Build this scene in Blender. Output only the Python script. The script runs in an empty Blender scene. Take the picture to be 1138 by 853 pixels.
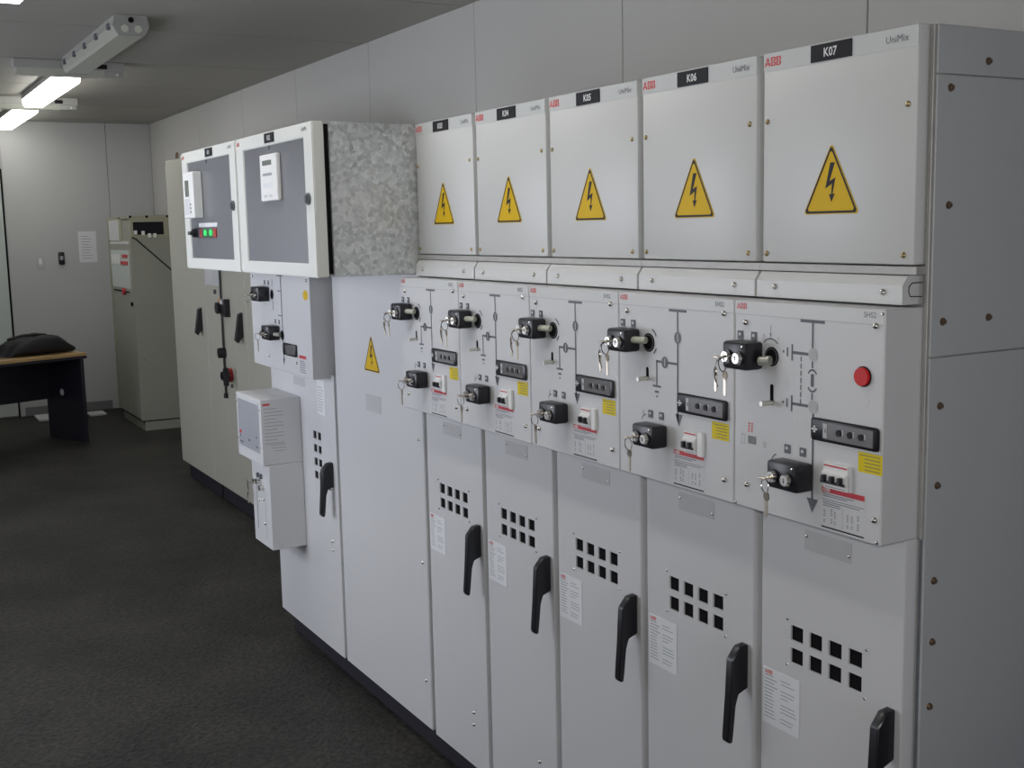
import bpy, bmesh, math, random
from mathutils import Vector, Matrix
random.seed(4)
scene = bpy.context.scene
COL = scene.collection

# ------------------------------------------------------------------ camera
F_PX, CAM_POS, YAW, PITCH, ROLL = 1291.97, (1.2963, -1.496, 1.6969), 1.0527, 0.1347, -0.0212
cam_data = bpy.data.cameras.new('camera'); cam = bpy.data.objects.new('camera', cam_data); COL.objects.link(cam)
cam_data.sensor_fit = 'HORIZONTAL'; cam_data.sensor_width = 36.0; cam_data.lens = F_PX / 1138.0 * 36.0
cam_data.clip_start = 0.02
d = Vector((-math.sin(YAW) * math.cos(PITCH), math.cos(YAW) * math.cos(PITCH), -math.sin(PITCH)))
r = d.cross(Vector((0, 0, 1))).normalized(); u = r.cross(d)
r2 = math.cos(ROLL) * r + math.sin(ROLL) * u; u2 = -math.sin(ROLL) * r + math.cos(ROLL) * u
cam.matrix_world = Matrix(((r2.x, u2.x, -d.x, CAM_POS[0]), (r2.y, u2.y, -d.y, CAM_POS[1]), (r2.z, u2.z, -d.z, CAM_POS[2]), (0, 0, 0, 1)))
scene.camera = cam

# ------------------------------------------------------------------ world, light, exposure
scene.view_settings.view_transform = 'Standard'; scene.view_settings.look = 'None'
scene.view_settings.gamma = 1.0; scene.view_settings.use_curve_mapping = False
scene.view_settings.exposure = 0.22
world = bpy.data.worlds.new('daylight'); scene.world = world; world.use_nodes = True
wn = world.node_tree.nodes; bg = wn['Background']
bg.inputs['Color'].default_value = (0.84, 0.88, 1.0, 1); bg.inputs['Strength'].default_value = 5.4

TUBE_POWER = 8.8            # emission strength of the lit fluorescent diffusers
ZC, YW, XE = 2.758, 1.22, -10.52          # ceiling, right wall, end wall
YLW, XBACK = -2.35, 3.3                    # left wall and the wall behind the camera
UNSEEN_WINDOWS = [(-6.7, -5.5, 0.8, 2.1), (-3.8, -2.0, 0.8, 2.1)]   # x0, x1, z0, z1 on the left wall, unseen openings put in for daylight
for wx0, wx1, wz0, wz1 in UNSEEN_WINDOWS:         # sampling portals filling the window openings
    ld = bpy.data.lights.new('window_portal', 'AREA'); ld.shape = 'RECTANGLE'
    ld.size = wx1 - wx0; ld.size_y = wz1 - wz0; ld.cycles.is_portal = True
    lo = bpy.data.objects.new('window_portal', ld); COL.objects.link(lo)
    lo.location = ((wx0 + wx1) / 2, YLW - 0.12, (wz0 + wz1) / 2); lo.rotation_euler = (math.radians(90), 0, 0)
UNSEEN_BACKWIN = (-1.7, -0.8, 0.9, 2.1)          # y0, y1, z0, z1 on the wall behind the camera, unseen opening put in for daylight
ld = bpy.data.lights.new('window_portal', 'AREA'); ld.shape = 'RECTANGLE'; ld.size = UNSEEN_BACKWIN[1] - UNSEEN_BACKWIN[0]; ld.size_y = UNSEEN_BACKWIN[3] - UNSEEN_BACKWIN[2]; ld.cycles.is_portal = True
lo = bpy.data.objects.new('window_portal', ld); COL.objects.link(lo)
lo.location = (XBACK + 0.12, (UNSEEN_BACKWIN[0] + UNSEEN_BACKWIN[1]) / 2, (UNSEEN_BACKWIN[2] + UNSEEN_BACKWIN[3]) / 2); lo.rotation_euler = (math.radians(90), 0, math.radians(90))
# the small built-in flash of the camera that took the picture
fl = bpy.data.lights.new('camera_flash', 'SPOT'); fl.energy = 34.0; fl.shadow_soft_size = 0.015
fl.spot_size = math.radians(75); fl.spot_blend = 0.6; fl.color = (1.0, 0.97, 0.92)
flo = bpy.data.objects.new('camera_flash', fl); COL.objects.link(flo)
flo.matrix_world = cam.matrix_world.copy(); flo.location = Vector(CAM_POS) + 0.05 * u2 + 0.03 * r2

# ------------------------------------------------------------------ materials
def node_mat(name, col, rough=0.5, metal=0.0, var=0.0, vscale=3.0, bump=0.0, bscale=200.0, emit=None, estr=0.0, spec=0.5, rvar=0.0, stretch=None):
    m = bpy.data.materials.new(name); m.use_nodes = True
    nt = m.node_tree; b = nt.nodes['Principled BSDF']
    b.inputs['Base Color'].default_value = (*col, 1); b.inputs['Roughness'].default_value = rough
    b.inputs['Metallic'].default_value = metal; b.inputs['Specular IOR Level'].default_value = spec
    tc = nt.nodes.new('ShaderNodeTexCoord'); src = tc.outputs['Object']
    if stretch:
        mp = nt.nodes.new('ShaderNodeMapping'); mp.inputs['Scale'].default_value = stretch
        nt.links.new(src, mp.inputs['Vector']); src = mp.outputs['Vector']
    if var > 0 or rvar > 0:
        n = nt.nodes.new('ShaderNodeTexNoise'); n.inputs['Scale'].default_value = vscale; n.inputs['Detail'].default_value = 5
        nt.links.new(src, n.inputs['Vector'])
    if var > 0:
        mx = nt.nodes.new('ShaderNodeMix'); mx.data_type = 'RGBA'
        mx.inputs[6].default_value = (*[max(0, c * (1 - var)) for c in col], 1); mx.inputs[7].default_value = (*[min(1, c * (1 + var)) for c in col], 1)
        nt.links.new(n.outputs['Fac'], mx.inputs[0]); nt.links.new(mx.outputs[2], b.inputs['Base Color'])
    if rvar > 0:
        mr = nt.nodes.new('ShaderNodeMapRange'); mr.inputs['To Min'].default_value = rough - rvar; mr.inputs['To Max'].default_value = rough + rvar
        nt.links.new(n.outputs['Fac'], mr.inputs['Value']); nt.links.new(mr.outputs['Result'], b.inputs['Roughness'])
    if bump > 0:
        n2 = nt.nodes.new('ShaderNodeTexNoise'); n2.inputs['Scale'].default_value = bscale; n2.inputs['Detail'].default_value = 2
        nt.links.new(src, n2.inputs['Vector'])
        bp = nt.nodes.new('ShaderNodeBump'); bp.inputs['Strength'].default_value = bump; bp.inputs['Distance'].default_value = 0.002
        nt.links.new(n2.outputs['Fac'], bp.inputs['Height']); nt.links.new(bp.outputs['Normal'], b.inputs['Normal'])
    if emit:
        b.inputs['Emission Color'].default_value = (*emit, 1); b.inputs['Emission Strength'].default_value = estr
    return m

M = {}
M['paint'] = node_mat('light_grey_paint', (0.615, 0.615, 0.62), 0.42, var=0.025, vscale=2.5, bump=0.06, bscale=500, rvar=0.05)
M['paint_up'] = node_mat('light_grey_door_paint', (0.605, 0.61, 0.60), 0.38, var=0.02, vscale=2.5, bump=0.06, bscale=500, rvar=0.04)
M['paint_in'] = node_mat('grey_body_paint', (0.42, 0.43, 0.44), 0.5, var=0.04)
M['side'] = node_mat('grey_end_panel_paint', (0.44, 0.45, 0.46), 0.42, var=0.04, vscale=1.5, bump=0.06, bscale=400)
M['header'] = node_mat('header_strip_foil', (0.565, 0.58, 0.575), 0.35, var=0.02)
M['plate'] = node_mat('brushed_grey_sticker', (0.52, 0.52, 0.52), 0.4, var=0.08, vscale=30)
M['black'] = node_mat('black_plastic', (0.012, 0.012, 0.016), 0.32, var=0.2, vscale=20, bump=0.05)
M['blackm'] = node_mat('black_matt_plinth', (0.016, 0.015, 0.022), 0.7, var=0.3, vscale=6)
M['sign_k'] = node_mat('sign_black', (0.014, 0.012, 0.012), 0.5, var=0.1, spec=0.25)
M['name_k'] = node_mat('nameplate_black', (0.010, 0.010, 0.014), 0.5, var=0.1, spec=0.2)
M['name_t'] = node_mat('nameplate_engraving', (0.72, 0.72, 0.72), 0.4, var=0.03)
M['yellow'] = node_mat('sign_yellow', (0.72, 0.46, 0.0), 0.5, var=0.04, vscale=10, spec=0.25)
M['label_y'] = node_mat('label_yellow', (0.74, 0.58, 0.005), 0.5, var=0.04, spec=0.25)
M['red'] = node_mat('logo_red', (0.62, 0.05, 0.05), 0.4, var=0.05)
M['redbar'] = node_mat('label_red', (0.55, 0.03, 0.045), 0.4, var=0.05)
M['redlamp'] = node_mat('red_push_button', (0.60, 0.012, 0.012), 0.4, var=0.05, spec=0.25)
M['print'] = node_mat('dark_grey_print', (0.11, 0.115, 0.13), 0.5, var=0.08)
M['print_l'] = node_mat('faint_grey_print', (0.33, 0.34, 0.36), 0.5, var=0.1)
M['disc_l'] = node_mat('light_grey_print_disc', (0.47, 0.47, 0.48), 0.5, var=0.05)
M['disc_d'] = node_mat('grey_indicator_disc', (0.075, 0.075, 0.08), 0.4, var=0.2, vscale=60)
M['white'] = node_mat('white_plastic', (0.80, 0.80, 0.78), 0.4, var=0.02)
M['paper'] = node_mat('white_paper', (0.74, 0.75, 0.76), 0.7, var=0.03, vscale=8)
M['label_w'] = node_mat('pale_grey_label', (0.62, 0.62, 0.63), 0.5, var=0.02)
M['chrome'] = node_mat('nickel_plated_steel', (0.66, 0.64, 0.60), 0.24, metal=1.0, var=0.06, vscale=40)
M['zinc'] = node_mat('zinc_pin', (0.66, 0.66, 0.58), 0.35, metal=0.6, var=0.05)
M['cream'] = node_mat('cream_pin', (0.52, 0.54, 0.43), 0.45, var=0.05)
M['brass'] = node_mat('yellow_zinc_screw', (0.46, 0.36, 0.20), 0.3, metal=0.9, var=0.15, vscale=60)
M['bolt'] = node_mat('brown_zinc_bolt', (0.26, 0.19, 0.13), 0.35, metal=0.8, var=0.25, vscale=60)
M['key'] = node_mat('key_brass', (0.62, 0.55, 0.45), 0.28, metal=1.0, var=0.1, vscale=50)
M['wire'] = node_mat('dark_wire', (0.03, 0.03, 0.03), 0.5, var=0.2)
M['beige'] = node_mat('beige_paint', (0.46, 0.45, 0.38), 0.45, var=0.04, vscale=2, bump=0.05, bscale=400)
M['beige2'] = node_mat('old_beige_paint', (0.31, 0.31, 0.26), 0.5, var=0.05, vscale=2)
M['olive'] = node_mat('olive_frame_paint', (0.35, 0.34, 0.24), 0.5, var=0.05)
M['relay_frame'] = node_mat('white_door_paint', (0.68, 0.69, 0.65), 0.4, var=0.02)
M['relay_plate'] = node_mat('slate_grey_gloss', (0.155, 0.16, 0.172), 0.28, var=0.03, rvar=0.03)
M['galv_post'] = node_mat('galvanised_edge', (0.40, 0.39, 0.37), 0.5, metal=0.3, var=0.2, vscale=25)
M['glassw'] = node_mat('clear_smoked_window', (0.13, 0.125, 0.125), 0.2, var=0.1)
M['wood'] = node_mat('pine_veneer', (0.40, 0.26, 0.11), 0.45, var=0.18, vscale=6, stretch=(1, 12, 12))
M['desk_k'] = node_mat('black_laminate', (0.012, 0.012, 0.02), 0.45, var=0.2)
M['bag'] = node_mat('black_nylon', (0.010, 0.010, 0.012), 0.65, var=0.3, vscale=15, bump=0.4, bscale=120)
M['wallp'] = node_mat('white_wall_panel', (0.535, 0.53, 0.515), 0.55, var=0.02, vscale=1.2, bump=0.03, bscale=60)
M['wall_end'] = node_mat('pale_blue_grey_wall_panel', (0.51, 0.515, 0.51), 0.55, var=0.02, vscale=1.2)
M['joint'] = node_mat('panel_joint_grey', (0.36, 0.36, 0.36), 0.6, var=0.05)
M['ceil'] = node_mat('ceiling_panel', (0.37, 0.36, 0.325), 0.6, var=0.03, vscale=1.2)
M['ceil_j'] = node_mat('ceiling_joint', (0.06, 0.06, 0.055), 0.6, var=0.05)
M['base'] = node_mat('grey_skirting', (0.20, 0.20, 0.21), 0.6, var=0.1)
M['door'] = node_mat('pale_green_door_paint', (0.55, 0.60, 0.57), 0.45, var=0.02)
M['dark'] = node_mat('dark_gap', (0.008, 0.008, 0.009), 0.9, var=0.2, spec=0.1)  # near-black, also stands in for the shade inside gaps and openings
M['fix'] = node_mat('luminaire_housing', (0.44, 0.44, 0.41), 0.5, var=0.03)
M['diff'] = node_mat('unlit_diffuser', (0.50, 0.51, 0.44), 0.3, var=0.03)
M['lit'] = node_mat('lit_diffuser', (0.8, 0.8, 0.8), 0.4, var=0.01, emit=(1.0, 0.985, 0.93), estr=TUBE_POWER)
M['green'] = node_mat('green_lamp', (0.02, 0.25, 0.05), 0.3, var=0.05, emit=(0.05, 1.0, 0.2), estr=0.7)
M['green_off'] = node_mat('green_lamp_off', (0.02, 0.10, 0.04), 0.3, var=0.05)
M['red_off'] = node_mat('red_lamp', (0.40, 0.012, 0.015), 0.3, var=0.05)
M['lcd'] = node_mat('grey_green_lcd', (0.17, 0.19, 0.16), 0.25, var=0.05)
M['orange'] = node_mat('orange_plate', (0.70, 0.26, 0.03), 0.4, var=0.05)
M['film'] = node_mat('grey_front_film', (0.36, 0.38, 0.41), 0.3, var=0.06, vscale=8)
M['cap'] = node_mat('grey_end_cap', (0.27, 0.27, 0.26), 0.5, var=0.05)
M['galv_d'] = node_mat('galvanised_recess', (0.20, 0.22, 0.245), 0.5, metal=0.3, var=0.25, vscale=30)  # darker galvanised copy, recess shade of the lower post put into its colour
M['steel_fr'] = node_mat('window_frame_paint', (0.55, 0.55, 0.55), 0.4, var=0.02)

def galvanised():
    m = bpy.data.materials.new('galvanised_sheet'); m.use_nodes = True; nt = m.node_tree; b = nt.nodes['Principled BSDF']
    tc = nt.nodes.new('ShaderNodeTexCoord')
    nz = nt.nodes.new('ShaderNodeTexNoise'); nz.inputs['Scale'].default_value = 60; nz.inputs['Detail'].default_value = 2
    ad = nt.nodes.new('ShaderNodeMix'); ad.data_type = 'VECTOR'; ad.inputs[0].default_value = 0.012
    nt.links.new(tc.outputs['Object'], nz.inputs['Vector']); nt.links.new(tc.outputs['Object'], ad.inputs[4]); nt.links.new(nz.outputs['Color'], ad.inputs[5])
    v = nt.nodes.new('ShaderNodeTexVoronoi'); v.inputs['Scale'].default_value = 85
    nt.links.new(ad.outputs[1], v.inputs['Vector'])
    sp = nt.nodes.new('ShaderNodeSeparateColor'); nt.links.new(v.outputs['Color'], sp.inputs['Color'])
    cr = nt.nodes.new('ShaderNodeMix'); cr.data_type = 'RGBA'
    cr.inputs[6].default_value = (0.46, 0.475, 0.475, 1); cr.inputs[7].default_value = (0.70, 0.715, 0.71, 1)
    nt.links.new(sp.outputs[0], cr.inputs[0]); nt.links.new(cr.outputs[2], b.inputs['Base Color'])
    b.inputs['Metallic'].default_value = 0.6
    mr = nt.nodes.new('ShaderNodeMapRange'); mr.inputs['To Min'].default_value = 0.30; mr.inputs['To Max'].default_value = 0.48
    nt.links.new(sp.outputs[1], mr.inputs['Value']); nt.links.new(mr.outputs['Result'], b.inputs['Roughness'])
    ge = nt.nodes.new('ShaderNodeNewGeometry')
    def vm(op, a, c=None, vec=None):
        n = nt.nodes.new('ShaderNodeVectorMath'); n.operation = op; nt.links.new(a, n.inputs[0])
        if c is not None: nt.links.new(c, n.inputs[1])
        if vec is not None: n.inputs[1].default_value = vec
        return n.outputs['Vector']
    v2 = nt.nodes.new('ShaderNodeTexVoronoi'); v2.inputs['Scale'].default_value = 100; nt.links.new(ad.outputs[1], v2.inputs['Vector'])
    tl = vm('MULTIPLY', vm('SUBTRACT', v2.outputs['Color'], vec=(0.5, 0.5, 0.5)), vec=(0.24, 0.24, 0.24))
    nt.links.new(vm('NORMALIZE', vm('ADD', ge.outputs['Normal'], tl)), b.inputs['Normal'])
    return m
M['galv'] = galvanised()

def rubber_floor():
    m = bpy.data.materials.new('dark_rubber_floor'); m.use_nodes = True; nt = m.node_tree; b = nt.nodes['Principled BSDF']
    tc = nt.nodes.new('ShaderNodeTexCoord')
    n1 = nt.nodes.new('ShaderNodeTexNoise'); n1.inputs['Scale'].default_value = 1.15; n1.inputs['Detail'].default_value = 8; n1.inputs['Roughness'].default_value = 0.65
    nt.links.new(tc.outputs['Object'], n1.inputs['Vector'])
    cr = nt.nodes.new('ShaderNodeValToRGB'); e = cr.color_ramp.elements
    e[0].position = 0.34; e[0].color = (0.014, 0.014, 0.0135, 1); e[1].position = 0.72; e[1].color = (0.052, 0.049, 0.042, 1)
    nt.links.new(n1.outputs['Fac'], cr.inputs['Fac'])
    n3 = nt.nodes.new('ShaderNodeTexNoise'); n3.inputs['Scale'].default_value = 45; n3.inputs['Detail'].default_value = 4
    nt.links.new(tc.outputs['Object'], n3.inputs['Vector'])
    c3 = nt.nodes.new('ShaderNodeValToRGB'); c3.color_ramp.elements[0].position = 0.35; c3.color_ramp.elements[0].color = (0.6, 0.6, 0.6, 1); c3.color_ramp.elements[1].position = 0.7; c3.color_ramp.elements[1].color = (1.5, 1.5, 1.5, 1)
    nt.links.new(n3.outputs['Fac'], c3.inputs['Fac'])
    mx = nt.nodes.new('ShaderNodeMix'); mx.data_type = 'RGBA'; mx.blend_type = 'MULTIPLY'; mx.inputs[0].default_value = 1.0
    nt.links.new(cr.outputs['Color'], mx.inputs[6]); nt.links.new(c3.outputs['Color'], mx.inputs[7]); nt.links.new(mx.outputs[2], b.inputs['Base Color'])
    b.inputs['Roughness'].default_value = 0.64; b.inputs['Specular IOR Level'].default_value = 0.26
    vo = nt.nodes.new('ShaderNodeTexVoronoi'); vo.inputs['Scale'].default_value = 70
    nt.links.new(tc.outputs['Object'], vo.inputs['Vector'])
    bp = nt.nodes.new('ShaderNodeBump'); bp.inputs['Strength'].default_value = 0.5; bp.inputs['Distance'].default_value = 0.004
    nt.links.new(vo.outputs['Distance'], bp.inputs['Height']); nt.links.new(bp.outputs['Normal'], b.inputs['Normal'])
    return m
M['floor'] = rubber_floor()

# ------------------------------------------------------------------ mesh helpers
class MB:
    def __init__(self): self.bm = bmesh.new()
    def box(self, x0, x1, y0, y1, z0, z1, bev=0.0, seg=1):
        vs = [self.bm.verts.new(p) for p in ((x0,y0,z0),(x1,y0,z0),(x1,y1,z0),(x0,y1,z0),(x0,y0,z1),(x1,y0,z1),(x1,y1,z1),(x0,y1,z1))]
        fs = [self.bm.faces.new([vs[i] for i in f]) for f in ((0,3,2,1),(4,5,6,7),(0,1,5,4),(1,2,6,5),(2,3,7,6),(3,0,4,7))]
        if bev > 0:
            es = list({e for f in fs for e in f.edges})
            bmesh.ops.bevel(self.bm, geom=es, offset=bev, segments=seg, affect='EDGES', profile=0.5)
        return self
    def prism(self, pts, a0, a1, axis='y'):
        # polygon pts in the other two axes, extruded along axis
        def P(p, a):
            return {'y': (p[0], a, p[1]), 'x': (a, p[0], p[1]), 'z': (p[0], p[1], a)}[axis]
        v0 = [self.bm.verts.new(P(p, a0)) for p in pts]; v1 = [self.bm.verts.new(P(p, a1)) for p in pts]
        n = len(pts); fs = [self.bm.faces.new(v0), self.bm.faces.new(v1[::-1])]
        for i in range(n):
            j = (i + 1) % n; fs.append(self.bm.faces.new((v0[i], v1[i], v1[j], v0[j])))
        bmesh.ops.recalc_face_normals(self.bm, faces=fs)
        return self
    def rect(self, u0, u1, z0, z1, y):            # flat print facing -y
        vs = [self.bm.verts.new(p) for p in ((u0,y,z0),(u1,y,z0),(u1,y,z1),(u0,y,z1))]; self.bm.faces.new(vs); return self
    def poly(self, pts, y):
        self.bm.faces.new([self.bm.verts.new((p[0], y, p[1])) for p in pts]); return self
    def cyl(self, c, axis, rad, h, n=16, rad2=None):   # from c along axis ('x','y','z' or vector) by h
        rad2 = rad if rad2 is None else rad2
        ax = {'x': Vector((1,0,0)), 'y': Vector((0,1,0)), 'z': Vector((0,0,1))}.get(axis, axis) if isinstance(axis, str) else Vector(axis).normalized()
        t = Vector((0,0,1)) if abs(ax.z) < 0.9 else Vector((1,0,0))
        a = ax.cross(t).normalized(); b = ax.cross(a); c = Vector(c)
        A = [self.bm.verts.new(c + rad * (math.cos(2*math.pi*i/n) * a + math.sin(2*math.pi*i/n) * b)) for i in range(n)]
        B = [self.bm.verts.new(c + ax*h + rad2 * (math.cos(2*math.pi*i/n) * a + math.sin(2*math.pi*i/n) * b)) for i in range(n)]
        fs = [self.bm.faces.new(A), self.bm.faces.new(B[::-1])]
        for i in range(n): fs.append(self.bm.faces.new((A[i], B[i], B[(i+1)%n], A[(i+1)%n])))
        bmesh.ops.recalc_face_normals(self.bm, faces=fs); return self
    def dome(self, c, rad, h, n=12, k=3):           # dome head facing -y
        rings = []
        for j in range(k):
            t = j / k * math.pi / 2
            rings.append([self.bm.verts.new((c[0] + rad*math.cos(t)*math.cos(2*math.pi*i/n), c[1] - h*math.sin(t), c[2] + rad*math.cos(t)*math.sin(2*math.pi*i/n))) for i in range(n)])
        top = self.bm.verts.new((c[0], c[1] - h, c[2])); fs = []
        for j in range(k - 1):
            for i in range(n): fs.append(self.bm.faces.new((rings[j][i], rings[j][(i+1)%n], rings[j+1][(i+1)%n], rings[j+1][i])))
        for i in range(n): fs.append(self.bm.faces.new((rings[-1][i], rings[-1][(i+1)%n], top)))
        fs.append(self.bm.faces.new(rings[0][::-1]))
        bmesh.ops.recalc_face_normals(self.bm, faces=fs); return self
    def tube(self, pts, rad, n=8):
        pts = [Vector(p) for p in pts]; rings = []
        for i, p in enumerate(pts):
            t = (pts[min(i+1, len(pts)-1)] - pts[max(i-1, 0)]).normalized()
            s = Vector((0,0,1)) if abs(t.z) < 0.9 else Vector((1,0,0))
            a = t.cross(s).normalized(); b = t.cross(a)
            rings.append([self.bm.verts.new(p + rad*(math.cos(2*math.pi*k/n)*a + math.sin(2*math.pi*k/n)*b)) for k in range(n)])
        fs = []
        for A, B in zip(rings, rings[1:]):
            for k in range(n): fs.append(self.bm.faces.new((A[k], A[(k+1)%n], B[(k+1)%n], B[k])))
        fs += [self.bm.faces.new(rings[0]), self.bm.faces.new(rings[-1][::-1])]
        bmesh.ops.recalc_face_normals(self.bm, faces=fs); return self
    def torus(self, c, R, rad, normal=(1,0,0), n=20, k=6):
        ax = Vector(normal).normalized(); t = Vector((0,0,1)) if abs(ax.z) < 0.9 else Vector((1,0,0))
        a = ax.cross(t).normalized(); b = ax.cross(a); c = Vector(c)
        rings = []
        for i in range(n):
            q = 2*math.pi*i/n; dr = math.cos(q)*a + math.sin(q)*b
            rings.append([self.bm.verts.new(c + dr*(R + rad*math.cos(2*math.pi*j/k)) + ax*rad*math.sin(2*math.pi*j/k)) for j in range(k)])
        fs = []
        for i in range(n):
            A, B = rings[i], rings[(i+1)%n]
            for j in range(k): fs.append(self.bm.faces.new((A[j], A[(j+1)%k], B[(j+1)%k], B[j])))
        bmesh.ops.recalc_face_normals(self.bm, faces=fs); return self
    def arc(self, c, R, w, a0, a1, y, n=14):         # flat printed arc facing -y
        for i in range(n):
            p, q = a0 + (a1-a0)*i/n, a0 + (a1-a0)*(i+1)/n
            pts = [(c[0]+(R-w/2)*math.cos(p), c[1]+(R-w/2)*math.sin(p)), (c[0]+(R+w/2)*math.cos(p), c[1]+(R+w/2)*math.sin(p)),
                   (c[0]+(R+w/2)*math.cos(q), c[1]+(R+w/2)*math.sin(q)), (c[0]+(R-w/2)*math.cos(q), c[1]+(R-w/2)*math.sin(q))]
            self.poly(pts, y)
        return self
    def mesh(self, name, mat):
        me = bpy.data.meshes.new(name); self.bm.to_mesh(me); self.bm.free()
        me.materials.append(M[mat]); me.shade_smooth() if hasattr(me, 'shade_smooth') else None
        me.set_sharp_from_angle(angle=math.radians(35))
        return me
    def build(self, name, mat, parent=None, label=None, loc=(0, 0, 0)):
        return link(name, self.mesh(name, mat), parent, label, loc)

def link(name, me, parent=None, label=None, loc=(0, 0, 0)):
    o = bpy.data.objects.new(name, me); COL.objects.link(o); o.location = loc
    if parent: o.parent = parent
    if label: o['label'] = label
    return o
def thing(name, label, cat, loc=(0, 0, 0), rz=0.0, group=None):
    o = bpy.data.objects.new(name, None); COL.objects.link(o); o.empty_display_size = 0.1
    o.location = loc; o.rotation_euler = (0, 0, rz); tag(o, label, cat, group); return o
def tag(o, label, cat, group=None):
    o['label'] = label; o['category'] = cat
    if group: o['group'] = group
    return o
def struct(o): o['kind'] = 'structure'; return o

# text as flat mesh facing -y
def text_mesh(body, size, mat, bold=0.0, sx=1.0):
    cu = bpy.data.curves.new('text', 'FONT'); cu.body = body; cu.size = size; cu.offset = bold; cu.resolution_u = 2
    ob = bpy.data.objects.new('text', cu); COL.objects.link(ob)
    dg = bpy.context.evaluated_depsgraph_get(); me = bpy.data.meshes.new_from_object(ob.evaluated_get(dg))
    bpy.data.objects.remove(ob); bpy.data.curves.remove(cu)
    xs = [v.co.x for v in me.vertices]; w = max(xs) - min(xs); x0 = min(xs)
    for v in me.vertices: v.co = Vector(((v.co.x - x0) * sx, 0.0, v.co.y))
    me.materials.clear(); me.materials.append(M[mat]); me['w'] = w * sx
    return me
TXT = {}
for k in range(1, 8): TXT['K%02d' % k] = text_mesh('K%02d' % k, 0.021, 'name_t', 0.0004, 0.9)
TXT['UniMix'] = text_mesh('UniMix', 0.0165, 'print')
TXT['SHS2'] = text_mesh('SHS2', 0.0125, 'print')
TXT['0'] = text_mesh('0', 0.016, 'print_l')
TXT['I'] = text_mesh('I', 0.012, 'print_l')
def text(key, uc, z, y, parent, name, anchor='c'):
    me = TXT[key]; w = me['w']
    return link(name, me, parent, None, (uc - (w/2 if anchor == 'c' else 0), y, z))

def logo_mesh(h, mat='red'):
    # red three-letter mark, each letter cut into quarters by fine gaps
    b = MB(); g = 0.035
    def add(pts, ox, w): b.poly([(h*(ox + p[0]*w), h*p[1]) for p in pts], 0.0)
    A = [[(0,0),(.25,0),(.31,.2),(.5-g,.2),(.5-g,.5-g),(.19,.5-g)], [(.2,.5+g),(.5-g,.5+g),(.5-g,1),(.38,1)]]
    for p in A:
        add(p, 0, .95); add([(1-q[0], q[1]) for q in p][::-1], 0, .95)
    Lb = [(0,0),(.5-g,0),(.5-g,.16),(.27,.16),(.27,.34),(.5-g,.34),(.5-g,.5-g),(0,.5-g)]
    Rb = [(.5+g,0),(.8,0),(.95,.08),(1,.24),(.95,.4),(.86,.5-g),(.5+g,.5-g),(.5+g,.34),(.68,.34),(.72,.25),(.68,.16),(.5+g,.16)]
    for ox in (1.02, 1.88):
        for p in (Lb, Rb):
            add(p, ox, .8); add([(q[0]*(.97 if q[0] > .5 else 1), 1-q[1]) for q in p][::-1], ox, .8)
    return b.mesh('brand_logo', mat)
LOGO = {h: logo_mesh(h) for h in (0.016, 0.0105, 0.008, 0.012)}
LOGO_W = logo_mesh(0.0065, 'white')
def logo(h, u, z, y, parent): return link('brand_logo', LOGO[h], parent, None, (u, y, z))

# shared small meshes (origin on the surface, facing -y)
SCREW = MB().dome((0, 0, 0), 0.0052, 0.004).mesh('screw', 'brass')
NUT = MB().dome((0, 0, 0), 0.0058, 0.0065).mesh('dome_screw', 'chrome')
TINY = MB().dome((0, 0, 0), 0.0034, 0.0025, 8, 2).mesh('small_screw', 'chrome')
VENT = MB().box(-0.004, 0.0365, 0, 0.004, -0.004, 0.034).mesh('vent_slot', 'dark')  # near-black block painting the darkness behind a vent opening
def screw(parent, u, y, z, me=SCREW, name='screw'): return link(name, me, parent, None, (u, y, z))

def holed_panel(u0, u1, z0, z1, y0, y1, holes):
    """flat sheet (front at y0) with rectangular openings and real thickness"""
    us = sorted({u0, u1, *[h[0] for h in holes], *[h[1] for h in holes]}); zs = sorted({z0, z1, *[h[2] for h in holes], *[h[3] for h in holes]})
    def solid(i, j):
        if i < 0 or j < 0 or i >= len(us)-1 or j >= len(zs)-1: return False
        cu, cz = (us[i]+us[i+1])/2, (zs[j]+zs[j+1])/2
        return not any(h[0] < cu < h[1] and h[2] < cz < h[3] for h in holes)
    b = MB(); V = {}
    def v(i, j, k):
        if (i, j, k) not in V: V[(i, j, k)] = b.bm.verts.new((us[i], (y0, y1)[k], zs[j]))
        return V[(i, j, k)]
    fs = []
    for i in range(len(us)-1):
        for j in range(len(zs)-1):
            if not solid(i, j): continue
            fs.append(b.bm.faces.new((v(i,j,0), v(i+1,j,0), v(i+1,j+1,0), v(i,j+1,0))))
            fs.append(b.bm.faces.new((v(i,j,1), v(i,j+1,1), v(i+1,j+1,1), v(i+1,j,1))))
            if not solid(i-1, j): fs.append(b.bm.faces.new((v(i,j,0), v(i,j+1,0), v(i,j+1,1), v(i,j,1))))
            if not solid(i+1, j): fs.append(b.bm.faces.new((v(i+1,j,0), v(i+1,j,1), v(i+1,j+1,1), v(i+1,j+1,0))))
            if not solid(i, j-1): fs.append(b.bm.faces.new((v(i,j,0), v(i,j,1), v(i+1,j,1), v(i+1,j,0))))
            if not solid(i, j+1): fs.append(b.bm.faces.new((v(i,j+1,0), v(i+1,j+1,0), v(i+1,j+1,1), v(i,j+1,1))))
    bmesh.ops.recalc_face_normals(b.bm, faces=fs)
    # soften the outer right-hand front edge
    return b

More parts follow.
